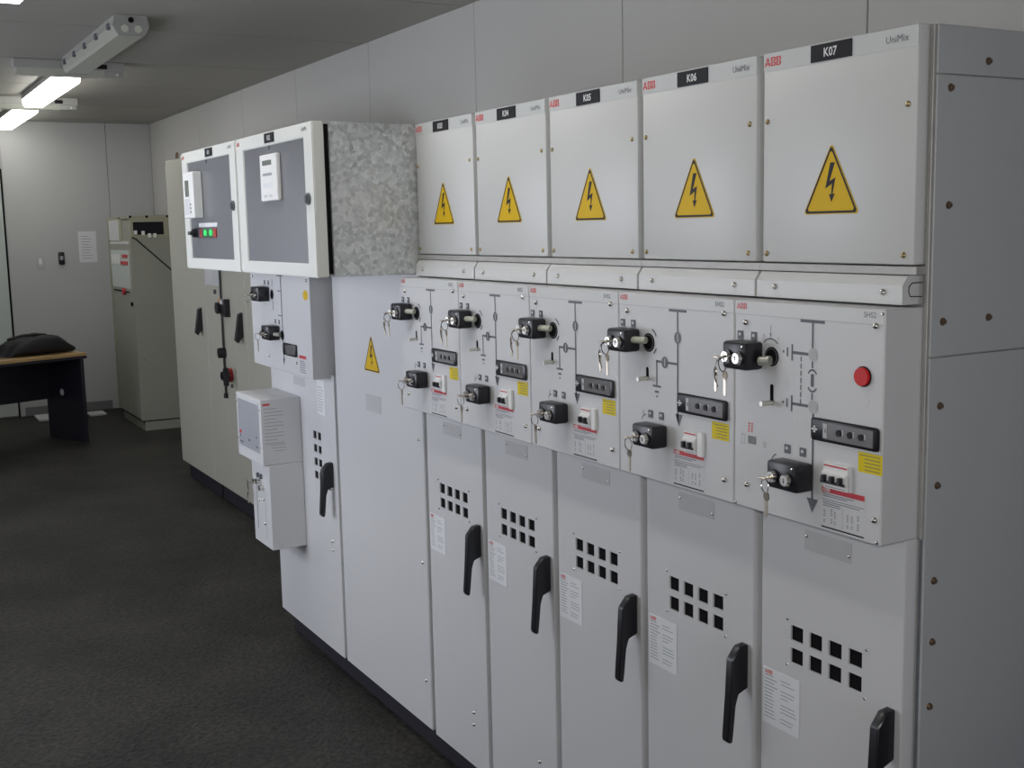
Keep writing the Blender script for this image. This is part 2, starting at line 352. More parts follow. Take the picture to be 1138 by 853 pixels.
def warning_sign(parent, uc, z0, y, w=0.126, h=0.117):
    r = 0.006
    def tri(s, off): # rounded triangle inset by off
        cx, cz = uc, z0 + h/3
        P = [(uc - w/2, z0), (uc + w/2, z0), (uc, z0 + h)]
        P = [(cx + (p[0]-cx)*s, cz + (p[1]-cz)*s) for p in P]; out = []
        for i in range(3):
            a, b_, c = Vector(P[i-1]), Vector(P[i]), Vector(P[(i+1) % 3])
            d1, d2 = (a-b_).normalized(), (c-b_).normalized()
            for t in (0, .5, 1): out.append(tuple(b_ + (d1*(1-t) + d2*t)*r*s*(.8 if t == .5 else 1)))
        return out
    s = MB().prism(tri(1.04, 0), y - 0.0008, y).build('warning_sign', 'yellow', parent, 'yellow triangular high-voltage warning sign')
    b = MB()
    o, i = tri(1.0, 0), tri(0.90, 0)
    for k in range(len(o)):
        j = (k+1) % len(o); b.poly([o[k], o[j], i[j], i[k]], y - 0.0012)
    B = [(.06,.74),(.12,.74),(.055,.47),(.13,.52),(.095,.28),(.125,.285),(.08,.16),(.05,.28),(.078,.28),(.085,.43),(0,.36)]
    b.poly([(uc + (p[0]-.07)*0.185 , z0 + p[1]*h) for p in B][::-1], y - 0.0012)
    g = b.build('sign_print', 'sign_k', parent)
    return s

def key_ring(label, x, y, z, variant=0, group='interlock keys'):
    """key in a lock with ring and a second key hanging; origin at the lock face"""
    t = thing('key_ring', label, 'key', (x, y, z), 0, group)
    MB().cyl((0, -0.001, 0), (0, -1, 0), 0.0026, 0.006, 8).box(-0.0085, 0.0085, -0.022, -0.007, -0.0012, 0.0012, 0.0008).build('inserted_key', 'key', t)
    MB().torus((0.002 if variant != 1 else 0.010, -0.015, -0.013), 0.0125, 0.0009, (0.9, 0.35, 0.2)).build('ring', 'wire' if variant == 1 else 'chrome', t)
    def hang(dx, dy, dz, tw):
        b = MB(); c, s_ = math.cos(tw), math.sin(tw)
        b.cyl((dx - 0.0012*s_, dy - 0.0012*c, dz), (s_, c, 0), 0.0085, 0.0024, 14)
        b.prism([(dx - 0.0032, dz - 0.036), (dx + 0.0006, dz - 0.038), (dx + 0.0032, dz - 0.035), (dx + 0.0028, dz - 0.006), (dx - 0.0032, dz - 0.006)], dy - 0.001, dy + 0.001)
        return b.build('hanging_key', 'key', t)
    hang(0.006 if variant != 1 else 0.018, -0.015, -0.032, 0.2)
    if variant == 1:
        hang(-0.004, -0.018, -0.026, 0.6)
        MB().tube([(0.012, -0.018, -0.002), (0.002, -0.020, -0.006), (-0.006, -0.020, -0.022), (-0.004, -0.020, -0.042), (0.004, -0.019, -0.054)], 0.0009, 6).build('wire_loop', 'wire', t)
    return t

def interlock(panel, u0, u1, z0, z1, yb, yf, tabs=True, tabz=None, tabus=None):
    """black two-lock interlock box with chrome cylinders (sub-parts of the operating panel)"""
    zc = (z0 + z1)/2
    MB().box(u0, u1, yf, yb, z0, z1, 0.006, 2).build('interlock_box', 'black', panel)
    w = u1 - u0
    for f in (0.26, 0.71):
        c = (u0 + w*f, yf + 0.001, zc - 0.002 - 0.002*f)
        MB().cyl(c, (0, -1, 0), 0.0135, 0.004, 20, 0.0128).build('lock_cover', 'black', panel)
        b = MB().cyl((c[0], c[1]-0.004, c[2]), (0, -1, 0), 0.0112, 0.007, 18, 0.0095)
        b.build('lock_cylinder', 'chrome', panel)
        MB().rect(c[0]-0.0008, c[0]+0.0008, c[2]-0.004, c[2]+0.004, c[1]-0.0113).build('keyhole', 'dark', panel)
    screw(panel, u1 - 0.012, yf + 0.0005, z1 - 0.008, TINY, 'small_screw')
    if tabus:
        for tu in tabus:
            b = MB().box(tu, tu + 0.015, yb - 0.002, yb, tabz, tabz + 0.016, 0.0007)
            o = b.build('position_tab', 'print', panel)
            MB().box(tu + 0.005, tu + 0.010, yb - 0.003, yb - 0.002, tabz + 0.007, tabz + 0.012).build('tab_insert', 'label_w', panel)

def handle_part(parent, u0, u1, yb, zt):
    """black swing handle: block on the door, lever swinging down and outwards (side profile extruded)"""
    prof = [(yb, zt), (yb - 0.022, zt - 0.002), (yb - 0.042, zt - 0.026), (yb - 0.046, zt - 0.10), (yb - 0.053, zt - 0.188), (yb - 0.050, zt - 0.197),
            (yb - 0.040, zt - 0.199), (yb - 0.037, zt - 0.18), (yb - 0.031, zt - 0.122), (yb - 0.024, zt - 0.100), (yb - 0.002, zt - 0.092), (yb, zt - 0.090)]
    b = MB().prism(prof, u0, u1, 'x')
    bmesh.ops.bevel(b.bm, geom=list(b.bm.edges), offset=0.0025, segments=1, affect='EDGES')
    return b.build('handle', 'black', parent, 'black plastic swing handle')

def data_plate(parent, u0, u1, z0, z1, y, big=True):
    MB().box(u0, u1, y - 0.0012, y, z0, z1, 0.0003).build('data_plate', 'paper', parent, 'white printed data plate')
    h = z1 - z0; b = MB(); k = 13
    rnd = random.Random(int(u0*1e4) + int(z0*1e3))
    for i in range(k):
        z = z1 - h*(0.14 + 0.8*i/k); b.rect(u0 + 0.06*(u1-u0), u0 + (0.28 + 0.14*rnd.random())*(u1-u0), z, z + h*0.018, y - 0.0014)
        if i % 4 != 2: b.rect(u0 + 0.5*(u1-u0), u0 + (0.66 + 0.26*rnd.random())*(u1-u0), z, z + h*0.016, y - 0.0014)
    b.build('printed_lines', 'print_l', parent)
    logo(0.008, u0 + 0.006, z1 - 0.0115, y - 0.0015, parent)

def rating_label(panel, u0, u1, y):
    """red-headed rating label below the miniature breaker"""
    MB().rect(u0, u1, 1.2335, 1.2425, y - 0.0006).build('red_label_bar', 'redbar', panel)
    link('label_logo', LOGO_W, panel, None, (u0 + 0.002, y - 0.0009, 1.2348))
    MB().rect(u0, u1, 1.1695, 1.2325, y - 0.0004).build('rating_label', 'label_w', panel)
    b = MB(); w = u1 - u0
    b.rect(u0, u1, 1.2205, 1.2215, y - 0.0007)
    for i, z in enumerate((1.2295, 1.2262)): b.rect(u0 + 0.003, u0 + w*(0.75 - 0.15*i), z, z + 0.0012, y - 0.0007)
    for i in range(3): b.rect(u0 + 0.003, u0 + w*(0.45 if i else 0.9), 1.2165 - 0.0035*i, 1.2178 - 0.0035*i, y - 0.0007)
    for f in (0.05, 0.22, 0.30, 0.60, 0.70, 0.84):
        for i in range(8):
            if (i*7 + int(f*100)) % 5: b.rect(u0 + w*f, u0 + w*(f + 0.045), 1.2045 - i*0.0034, 1.2058 - i*0.0034, y - 0.0007)
    b.rect(u0 + w*.5, u0 + w*.505, 1.176, 1.212, y - 0.0007)
    b.build('label_print', 'print', panel)
    MB().rect(u0, u1, 1.1708, 1.1735, y - 0.0008).build('label_black_bar', 'sign_k', panel)

def breaker(panel, u0, poles, y, extra):
    w = 0.0185*poles
    b = MB().prism([(y, 1.243), (y, 1.2865), (y - 0.006, 1.2865), (y - 0.006, 1.275), (y - 0.011, 1.2705), (y - 0.011, 1.2545), (y - 0.006, 1.250), (y - 0.006, 1.243)], u0, u0 + w, 'x')
    b.build('miniature_breaker', 'white', panel, 'white miniature circuit breaker with black toggles')
    MB().rect(u0 + 0.001, u0 + w - 0.001, 1.281, 1.2838, y - 0.0064).build('breaker_red_line', 'redbar', panel)
    for i in range(poles):
        MB().box(u0 + 0.0185*i + 0.005, u0 + 0.0185*i + 0.0125, y - 0.019, y - 0.010, 1.2555, 1.2675, 0.0012).build('toggle', 'black', panel)
    MB().box(u0 - 0.001, u0 + w - 0.002, y - 0.0135, y - 0.0105, 1.2525, 1.2572, 0.0005).build('toggle_bar', 'black', panel)
    MB().rect(u0 + 0.004, u0 + w - 0.004, 1.2450, 1.2465, y - 0.0064).build('breaker_print', 'print_l', panel)
    if extra:
        MB().box(u0 + w + 0.005, u0 + w + 0.021, y - 0.007, y, 1.241, 1.2895, 0.0008).build('blank_module', 'white', panel)
    else:
        MB().box(u0 + w + 0.0005, u0 + w + 0.006, y - 0.006, y, 1.243, 1.2865, 0.0008).build('blank_module', 'label_w', panel)

def yellow_label(panel, u0, u1, y):
    MB().rect(u0, u1, 1.2825, 1.3160, y - 0.0006).build('yellow_label', 'label_y', panel, 'small yellow printed label')
    b = MB()
    for i in range(5): b.rect(u0 + (0.26 if i else 0.05)*(u1-u0), u1 - 0.004, 1.3105 - i*0.0060, 1.3118 - i*0.0060, y - 0.0008)
    b.build('label_lines', 'print', panel)

def indicator(panel, u0, u1, y):
    MB().box(u0, u1, y - 0.007, y, 1.3215, 1.3605, 0.005, 2).build('voltage_indicator', 'black', panel, 'black voltage indicator with three round lamps')
    MB().box(u0 + 0.030, u1 - 0.009, y - 0.0078, y - 0.006, 1.3265, 1.3560, 0.0008).build('indicator_window', 'glassw', panel)
    MB().rect(u0 + 0.031, u0 + 0.040, 1.329, 1.3535, y - 0.0081).build('indicator_label', 'disc_l', panel)
    MB().rect(u0 + 0.0345, u0 + 0.0385, 1.338, 1.345, y - 0.0083).build('indicator_symbol', 'lcd', panel)
    for i in range(3):
        c = u0 + 0.068 + i*0.0245
        MB().cyl((c, y - 0.0075, 1.3415), (0, -1, 0), 0.0056, 0.0025, 14).build('indicator_lamp', 'sign_k', panel)
        MB().rect(c + 0.0062, c + 0.0095, 1.3385, 1.3475, y - 0.0082).build('lamp_mark', 'disc_l', panel)
    b = MB(); cx, cz = u0 + 0.010, 1.341
    for s in (-1, 1):
        b.rect(cx + s*0.0016 - 0.0009, cx + s*0.0016 + 0.0009, cz - 0.006, cz + 0.006, y - 0.0073)
        b.rect(min(cx + s*0.0025, cx + s*0.007), max(cx + s*0.0025, cx + s*0.007), cz - 0.0012, cz + 0.0012, y - 0.0073)
    b.build('capacitor_mark', 'white', panel)

YM = -0.063        # front of the operating panels
YL = 0.0068        # front of the lower doors
VZ = (0.908, 0.8635)
WU = 0.375

def upper_door(t, code, left_edge_plain=False):
    dr = MB().box(0.004, 0.361, 0.0, 0.036, 1.621, 2.0, 0.004, 2).build('upper_door', 'paint_up', t)
    MB().box(0.005, 0.360, -0.0006, 0.0005, 1.9655, 1.9985).build('header_strip', 'header', dr)
    logo(0.016, 0.008, 1.975, -0.0012, dr)
    MB().box(0.126, 0.221, -0.003, -0.0005, 1.9675, 1.9965, 0.0005).build('nameplate', 'name_k', dr, 'black engraved nameplate')
    text(code, 0.1735, 1.9745, -0.0034, dr, 'nameplate_text')
    text('UniMix', 0.318, 1.976, -0.0012, dr, 'type_text')
    warning_sign(dr, 0.1775, 1.708, -0.0004)
    for uu, zz in ((0.016, 1.877), (0.342, 1.877), (0.016, 1.637), (0.340, 1.637)): screw(dr, uu, -0.0005, zz)
    return dr

def lower_door(t, code):
    holes = [(0.084 + 0.0487*i, 0.084 + 0.0487*i + 0.0325, z, z + 0.030) for i in range(4) for z in VZ]
    b = holed_panel(0.004, 0.351, 0.112, 1.175, YL, YL + 0.004, holes)
    # folded right and left returns with a soft corner
    b.prism([(0.351, YL), (0.3535, YL + 0.0012), (0.3545, YL + 0.004), (0.3545, YL + 0.036), (0.351, YL + 0.036), (0.351, YL + 0.004)], 0.112, 1.175, 'z')
    b.box(0.0042, 0.007, YL + 0.004, YL + 0.036, 0.112, 1.175)
    dr = b.build('lower_door', 'paint', t)
    for i in range(4):
        for z in VZ: link('vent_slot', VENT, dr, None, (0.084 + 0.0487*i, YL + 0.0045, z))
    for uu, zz in ((0.0755, 0.947), (0.273, 0.947), (0.0755, 0.857), (0.271, 0.857)): screw(dr, uu, YL - 0.0003, zz, TINY, 'small_screw')
    MB().box(0.118, 0.234, YL - 0.0012, YL, 1.093, 1.131, 0.0003).build('cover_plate', 'plate', dr)
    for uu, zz in ((0.124, 1.119), (0.229, 1.105)): screw(dr, uu, YL - 0.0012, zz, TINY, 'small_screw')
    data_plate(dr, 0.009, 0.110, 0.719, 0.833, YL)
    handle_part(dr, 0.321, 0.341, YL, 0.862)
    for zz in (0.281, 0.244): screw(dr, 0.27, YL - 0.0003, zz, NUT, 'dome_screw')
    return dr

def cubicle_shell(t, w, ztop=1.985):
    MB().box(0.003, w - 0.003, 0.046, 1.10, 0.11, ztop).build('body', 'paint_in', t)
    MB().box(0.0, w, 0.065, 1.05, 0.0, 0.11).build('plinth', 'blackm', t)

def panel_common(t, w, u0, u1):
    pn = MB().box(u0, u1, YM, 0.036, 1.165, 1.553, 0.002).build('operating_panel', 'paint', t)
    return pn

def mimic_standard(pn):
    y = YM - 0.0005
    b = MB()
    b.rect(0.176, 0.233, 1.5210, 1.5262, y); b.rect(0.2018, 0.2068, 1.30, 1.5215, y)
    b.rect(0.134, 0.2025, 1.4140, 1.4190, y); b.rect(0.1328, 0.1372, 1.3670, 1.4190, y)
    b.rect(0.121, 0.149, 1.3625, 1.3670, y); b.rect(0.128, 0.142, 1.3510, 1.3555, y); b.rect(0.1325, 0.1380, 1.3415, 1.3455, y)
    b.poly([(0.196, 1.3155), (0.208, 1.290), (0.220, 1.3155)], y)
    b.arc((0.108, 1.455), 0.0285, 0.004, -0.95, -0.45, y); b.arc((0.108, 1.455), 0.0285, 0.004, 0.45, 1.15, y)
    b.build('mimic_diagram', 'print', pn, 'dark grey single-line diagram')
    for c in ((0.2045, 1.4695), (0.162, 1.4165)):
        b = MB(); b.poly([(c[0] + 0.0108*math.cos(i*math.pi/10), c[1] + 0.0120*math.sin(i*math.pi/10)) for i in range(20)], y - 0.0004)
        b.build('position_indicator', 'disc_d', pn)
        b = MB(); b.rect(c[0] - 0.0012, c[0] + 0.0018, c[1] - 0.008, c[1] + 0.008, y - 0.0006); b.build('indicator_bar', 'disc_l', pn)

def lever(pn, u, z0, z1):
    y = YM - 0.0005; r = 0.0045
    pts = [(u + r*math.cos(a), z1 - r + r*math.sin(a)) for a in [math.pi*i/8 for i in range(9)]] + [(u + r*math.cos(a), z0 + r + r*math.sin(a)) for a in [math.pi + math.pi*i/8 for i in range(9)]]
    MB().poly(pts, y).build('lever_slot', 'dark', pn)
    MB().cyl((u, YM, z0 + 0.005), (0, -1, 0), 0.0045, 0.026, 12).build('lever_pin', 'zinc', pn)

def socket(pn, u, z, rr=0.0195, ring=True):
    y = YM
    if ring: MB().arc((u, z), rr + 0.003, 0.004, 0, 2*math.pi, y - 0.0004, 28).build('socket_ring', 'label_w', pn)
    MB().cyl((u, y, z), (0, -1, 0), rr, 0.001, 24).build('drive_socket', 'dark', pn)
    MB().arc((u, z), rr*0.82, 0.002, 0, 2*math.pi, y - 0.0014, 28).build('socket_bushing', 'disc_d', pn)

def panel_header(pn, w):
    MB().box(0.002, w - 0.002, YM - 0.0005, YM + 0.001, 1.528, 1.5515).build('header_strip', 'paint_up', pn)
    MB().rect(0.003, w - 0.003, 1.5272, 1.5279, YM - 0.0004).build('header_line', 'print_l', pn)

def cover_strip(t, w):
    prof = [(-0.012, 1.557), (-0.012, 1.588), (0.0, 1.604), (0.03, 1.604), (0.03, 1.557)]
    cs = MB().prism(prof, 0.0035, w - 0.0035, 'x').build('cover_strip', 'paint_up', t)
    for uu in (0.052, w - 0.06): screw(cs, uu, -0.0122, 1.577, NUT, 'dome_screw')
    MB().box(0.0, w, -0.003, 0.035, 1.6055, 1.6190, 0.0008).build('mounting_rail', 'galv_post', t)

ROW = 'switchgear cubicles in the long row'
def load_break_cubicle(code, idx, label):
    x0 = -WU*(8 - idx)
    t = thing('switchgear_cubicle', label, 'switchgear', (x0, 0, 0), 0, ROW)
    cubicle_shell(t, WU); upper_door(t, code); cover_strip(t, WU); lower_door(t, code)
    pn = panel_common(t, WU, 0.0012, WU - 0.0012); panel_header(pn, WU)
    y = YM - 0.001
    logo(0.0105, 0.007, 1.5385, y, pn); text('SHS2', 0.333, 1.5385, y, pn, 'type_text')
    for uu, zz in ((0.033, 1.515), (0.346, 1.526), (0.038, 1.210), (0.349, 1.207)): screw(pn, uu, YM - 0.0003, zz, NUT, 'dome_screw')
    mimic_standard(pn)
    socket(pn, 0.108, 1.453); lever(pn, 0.1025, 1.373, 1.402)
    interlock(pn, 0.012, 0.079, 1.432, 1.480, YM, -0.104, True, 1.481, (0.009, 0.047))
    MB().cyl((0.076, -0.082, 1.458), (1, 0.35, 0.0), 0.0072, 0.034, 14).build('locking_pin', 'cream', pn)
    interlock(pn, 0.098, 0.171, 1.241, 1.288, YM, -0.102, True, 1.2965, (0.106, 0.143))
    b = MB().arc((0.098, 1.285), 0.016, 0.0022, 1.6, 2.9, YM - 0.0005); b.build('rotation_arrow', 'print', pn)
    text('0', 0.088, 1.2985, YM - 0.0006, pn, 'position_text')
    indicator(pn, 0.2085, 0.3595, YM); yellow_label(pn, 0.311, 0.361, YM)
    breaker(pn, 0.231, 2, YM, True); rating_label(pn, 0.191, 0.287, YM)
    return t

names = {
 'K03': 'narrow grey switchgear cubicle marked K03, next to the galvanised box',
 'K04': 'narrow grey switchgear cubicle marked K04 on its black nameplate',
 'K05': 'narrow grey switchgear cubicle marked K05 on its black nameplate',
 'K06': 'narrow grey switchgear cubicle marked K06 on its black nameplate'}
# ------------------------------------------------------------------ room shell
flo_ = MB().box(XE - 0.1, XBACK + 0.1, YLW - 0.3, YW + 0.1, -0.06, 0.0).build('floor', 'floor'); struct(flo_)
cl = MB().box(XE - 0.1, XBACK + 0.1, YLW - 0.3, YW + 0.1, ZC + 0.010, ZC + 0.08).build('ceiling', 'ceil_j'); struct(cl)
CS = [-10.52, -10.18, -8.94, -7.60, -6.36, -5.11, -3.86, -2.62, -1.37, -0.12, 1.13, 2.38, 3.3]
for a, b_ in zip(CS, CS[1:]):
    MB().box(a + 0.007, b_ - 0.007, YLW, YW, ZC, ZC + 0.012).build('ceiling_panel', 'ceil', cl)
wr = MB().box(XE - 0.1, XBACK + 0.1, YW + 0.010, YW + 0.1, 0.0, ZC + 0.08).build('wall_right', 'joint'); struct(wr)
WS = [-10.52, -9.98, -8.73, -7.49, -6.29, -5.05, -3.76, -2.54, -1.28, -0.03, 1.22, 2.47, 3.3]
for a, b_ in zip(WS, WS[1:]):
    MB().box(a + 0.0025, b_ - 0.0025, YW, YW + 0.012, 0.0, ZC, 0.0015).build('wall_panel', 'wallp', wr)
we = MB().box(XE - 0.1, XE - 0.010, YLW - 0.3, YW + 0.1, 0.0, ZC + 0.08).build('wall_end', 'joint'); struct(we)
for a, b_ in ((-0.145, 0.80), (0.80, 1.22)):
    MB().box(XE - 0.012, XE, a + 0.002, b_ - 0.002, 0.0, ZC, 0.0015).build('wall_panel', 'wall_end', we)
MB().box(XE - 0.012, XE, -1.16, -0.147, 2.325, ZC, 0.0015).build('wall_panel', 'wall_end', we)
MB().box(XE - 0.012, XE, YLW, -1.162, 0.0, ZC, 0.0015).build('wall_panel', 'wall_end', we)
bb = MB().box(XE, XE + 0.012, -0.10, 0.70, 0.0, 0.085, 0.002).build('baseboard_end', 'base'); struct(bb)
dt = bpy.data.objects.new('door_1', None); COL.objects.link(dt); dt.location = (XE, -0.65, 0); struct(dt)
MB().box(-0.011, 0.004, 0.487, 0.502, 0.0, 2.322).build('door_frame', 'dark', dt)
MB().box(-0.011, 0.004, -0.51, 0.502, 2.307, 2.322).build('door_frame', 'dark', dt)
MB().box(-0.011, 0.004, -0.51, -0.495, 0.0, 2.322).build('door_frame', 'dark', dt)
MB().box(-0.010, 0.006, -0.495, 0.486, 0.012, 2.306, 0.002).build('door_leaf', 'door', dt)
# wall behind the camera and the left wall (out of the picture), with windows put in to let daylight enter
wb = holed_panel(YLW - 0.3, YW + 0.1, 0.0, ZC + 0.08, 0.0, 0.1, [UNSEEN_BACKWIN])
for v in wb.bm.verts: v.co = Vector((XBACK + v.co.y, v.co.x, v.co.z))
bmesh.ops.recalc_face_normals(wb.bm, faces=list(wb.bm.faces))
struct(wb.build('wall_back', 'wallp'))
hol = [(w[0], w[1], w[2], w[3]) for w in UNSEEN_WINDOWS]
wl = holed_panel(XE - 0.1, XBACK + 0.1, 0.0, ZC + 0.08, YLW - 0.1, YLW, hol).build('wall_left', 'wallp'); struct(wl)
def window(n, cx, cy, c, w, hh, rz):
    wd = bpy.data.objects.new('window_%d' % n, None); COL.objects.link(wd); wd.location = (cx, cy, c); wd.rotation_euler = (0, 0, rz); struct(wd); hw = w/2  # unseen window, put in for its daylight
    f = MB()
    for x0, x1, z0, z1 in ((-hw, hw, 0, .05), (-hw, hw, hh - .05, hh), (-hw, -hw + .05, .05, hh - .05), (hw - .05, hw, .05, hh - .05), (-.025, .025, .05, hh - .05)):
        f.box(x0, x1, -0.07, -0.02, z0, z1, 0.003)
    f.build('window_frame', 'steel_fr', wd)
    MB().box(-hw - 0.03, hw + 0.03, 0.0, 0.05, -0.03, 0.0, 0.003).build('window_sill', 'steel_fr', wd)
for n, (a, b_, c, e) in enumerate(UNSEEN_WINDOWS): window(n + 1, (a + b_)/2, YLW, c, b_ - a, e - c, 0)
window(3, XBACK, (UNSEEN_BACKWIN[0] + UNSEEN_BACKWIN[1])/2, UNSEEN_BACKWIN[2], UNSEEN_BACKWIN[1] - UNSEEN_BACKWIN[0], UNSEEN_BACKWIN[3] - UNSEEN_BACKWIN[2], math.radians(90))

# ------------------------------------------------------------------ switchgear row
for i, k in enumerate(('K03', 'K04', 'K05', 'K06')): load_break_cubicle(k, 3 + i, names[k])

def fuse_cubicle():
    t = thing('switchgear_cubicle', 'grey switchgear cubicle marked K07 with red push button, nearest in the row', 'switchgear', (-WU, 0, 0), 0, ROW)
    cubicle_shell(t, WU - 0.006); upper_door(t, 'K07'); lower_door(t, 'K07')
    cs_prof = [(-0.012, 1.557), (-0.012, 1.588), (0.0, 1.604), (0.035, 1.604), (0.035, 1.557)]
    cs = MB().prism(cs_prof, 0.0035, 0.350, 'x').build('cover_strip', 'paint_up', t)
    for uu in (0.052, 0.310): screw(cs, uu, -0.0122, 1.577, NUT, 'dome_screw')
    # rounded cut-out line on the strip's end
    MB().tube([(0.3505, 0.034, 1.592), (0.3505, 0.010, 1.592), (0.3505, 0.003, 1.586), (0.3505, 0.002, 1.578), (0.3505, 0.006, 1.570), (0.3505, 0.034, 1.569)], 0.0009, 6).build('end_slot', 'dark', cs)
    MB().box(0.0, WU - 0.006, -0.003, 0.035, 1.6055, 1.6190, 0.0008).build('mounting_rail', 'galv_post', t)
    pn = panel_common(t, WU, 0.0012, 0.362); panel_header(pn, 0.362)
    y = YM - 0.001
    logo(0.0105, 0.007, 1.5375, y, pn); text('SHS2', 0.331, 1.539, y, pn, 'type_text')
    for uu, zz in ((0.032, 1.513), (0.344, 1.526), (0.038, 1.210), (0.349, 1.207)): screw(pn, uu, YM - 0.0003, zz, NUT, 'dome_screw')
    for uu, zz in ((0.006, 1.170), (0.355, 1.170), (0.357, 1.546)): screw(pn, uu, YM - 0.0003, zz, TINY, 'small_screw')
    y = YM - 0.0005; b = MB()
    b.rect(0.173, 0.231, 1.5220, 1.5272, y); b.rect(0.2008, 0.2052, 1.4785, 1.5225, y)
    for zc in (1.4675, 1.377):
        b.rect(0.1515, 0.1555, zc - 0.0145, zc + 0.0145, y); b.rect(0.1398, 0.1436, zc - 0.008, zc + 0.008, y); b.rect(0.1298, 0.1338, zc - 0.0022, zc + 0.0022, y)
        b.rect(0.1545, 0.1935, zc - 0.0026, zc + 0.0026, y)
    for k in range(7): b.rect(0.1742, 0.1768, 1.3785 + 0.0125*k, 1.3785 + 0.0125*k + 0.0085, y)
    b.rect(0.2012, 0.2052, 1.444, 1.456, y); b.rect(0.2012, 0.2052, 1.389, 1.401, y)
    b.poly([(0.1996, 1.412), (0.2070, 1.412), (0.2070, 1.434), (0.1996, 1.434)], y)
    b.arc((0.2034, 1.431), 0.0100, 0.0034, 0.3, math.pi - 0.3, y); b.arc((0.2034, 1.4135), 0.0100, 0.0034, math.pi + 0.3, 2*math.pi - 0.3, y)
    b.rect(0.2042, 0.2090, 1.214, 1.366, y)
    b.poly([(0.1935, 1.2155), (0.2068, 1.190), (0.2205, 1.2155)], y)
    b.arc((0.0985, 1.462), 0.0255, 0.0025, 0.75, math.pi - 0.75, y)
    b.rect(0.0978, 0.0990, 1.487, 1.512, y); b.poly([(0.0962, 1.497), (0.0984, 1.489), (0.1006, 1.497)], y)
    b.build('mimic_diagram', 'print', pn, 'dark grey single-line diagram')
    for c in ((0.2045, 1.4675), (0.2060, 1.377)):
        MB().poly([(c[0] + 0.0112*math.cos(i*math.pi/12), c[1] + 0.0117*math.sin(i*math.pi/12)) for i in range(24)], y - 0.0004).build('position_indicator', 'disc_l', pn)
    text('0', 0.081, 1.484, y, pn, 'position_text'); text('I', 0.118, 1.484, y, pn, 'position_text')
    socket(pn, 0.1015, 1.4555, 0.0175, False); lever(pn, 0.1025, 1.367, 1.406)
    MB().cyl((0.086, -0.078, 1.4475), (1, 0.3, 0.1), 0.0085, 0.022, 14).build('locking_pin', 'zinc', pn)
    interlock(pn, 0.013, 0.080, 1.430, 1.481, YM, -0.104, True, 1.481, (0.010, 0.047))
    interlock(pn, 0.132, 0.209, 1.228, 1.278, YM, -0.102, True, 1.286, (0.137, 0.1755))
    b = MB().arc((0.122, 1.262), 0.019, 0.0022, 1.9, 3.6, y); b.build('rotation_arrow', 'print', pn)
    text('0', 0.085, 1.287, y, pn, 'position_text')
    # red push button, faint round blank, small window with red symbol
    MB().cyl((0.319, YM, 1.4415), (0, -1, 0), 0.0172, 0.002, 24).build('button_collar', 'sign_k', pn)
    MB().cyl((0.319, YM - 0.002, 1.4415), (0, -1, 0), 0.0155, 0.005, 24, 0.0148).build('push_button', 'redlamp', pn, 'round red push button')
    MB().cyl((0.320, YM, 1.4015), (0, -1, 0), 0.0125, 0.0006, 24).build('blank_plug', 'paint', pn)
    MB().rect(0.040, 0.062, 1.2885, 1.3035, y).build('counter_window', 'lcd', pn)
    b = MB()
    for a in ((0.022, 0.023), (0.0305, 0.0315)): b.rect(a[0], a[1], 1.286, 1.3045, y)
    b.rect(0.022, 0.0315, 1.286, 1.287, y); b.rect(0.022, 0.0315, 1.3035, 1.3045, y); b.build('spring_symbol', 'print_l', pn)
    b = MB()
    for k in range(4):
        b.rect(0.040, 0.0445, 1.3105 + k*0.0048, 1.3135 + k*0.0048, y); b.rect(0.048, 0.0525, 1.3105 + k*0.0048, 1.3135 + k*0.0048, y)
    b.build('red_symbol', 'red', pn)
    indicator(pn, 0.2065, 0.358, YM); yellow_label(pn, 0.3115, 0.3635, YM)
    breaker(pn, 0.2385, 3, YM, False); rating_label(pn, 0.230, 0.327, YM)
    # galvanised corner post and bolted end panels facing the viewer
    MB().box(0.366, 0.3735, 0.020, 0.045, 1.166, 1.997, 0.001).build('corner_post', 'galv_post', t)
    MB().box(0.360, 0.3700, 0.031, 0.045, 0.11, 1.165, 0.001).build('corner_post', 'galv_d', t)  # lower part of the post, painted dark for the shade of its recess
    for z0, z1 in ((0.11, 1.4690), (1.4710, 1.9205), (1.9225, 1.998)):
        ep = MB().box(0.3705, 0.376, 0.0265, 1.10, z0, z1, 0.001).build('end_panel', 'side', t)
        for by, bz in ((0.057, 1.901), (0.060, 1.716), (0.054, 1.528), (0.166, 1.529), (0.145, 1.946), (0.053, 1.389), (0.052, 1.255), (0.050, 1.092), (0.050, 0.985), (0.048, 0.871), (0.06, 0.6), (0.06, 0.3)):
            if z0 < bz < z1:
                MB().cyl((0.376, by, bz), 'x', 0.0065, 0.0012, 16).cyl((0.3772, by, bz), 'x', 0.0048, 0.004, 6, 0.0044).build('bolt', 'bolt', ep)
    return t
fuse_cubicle()

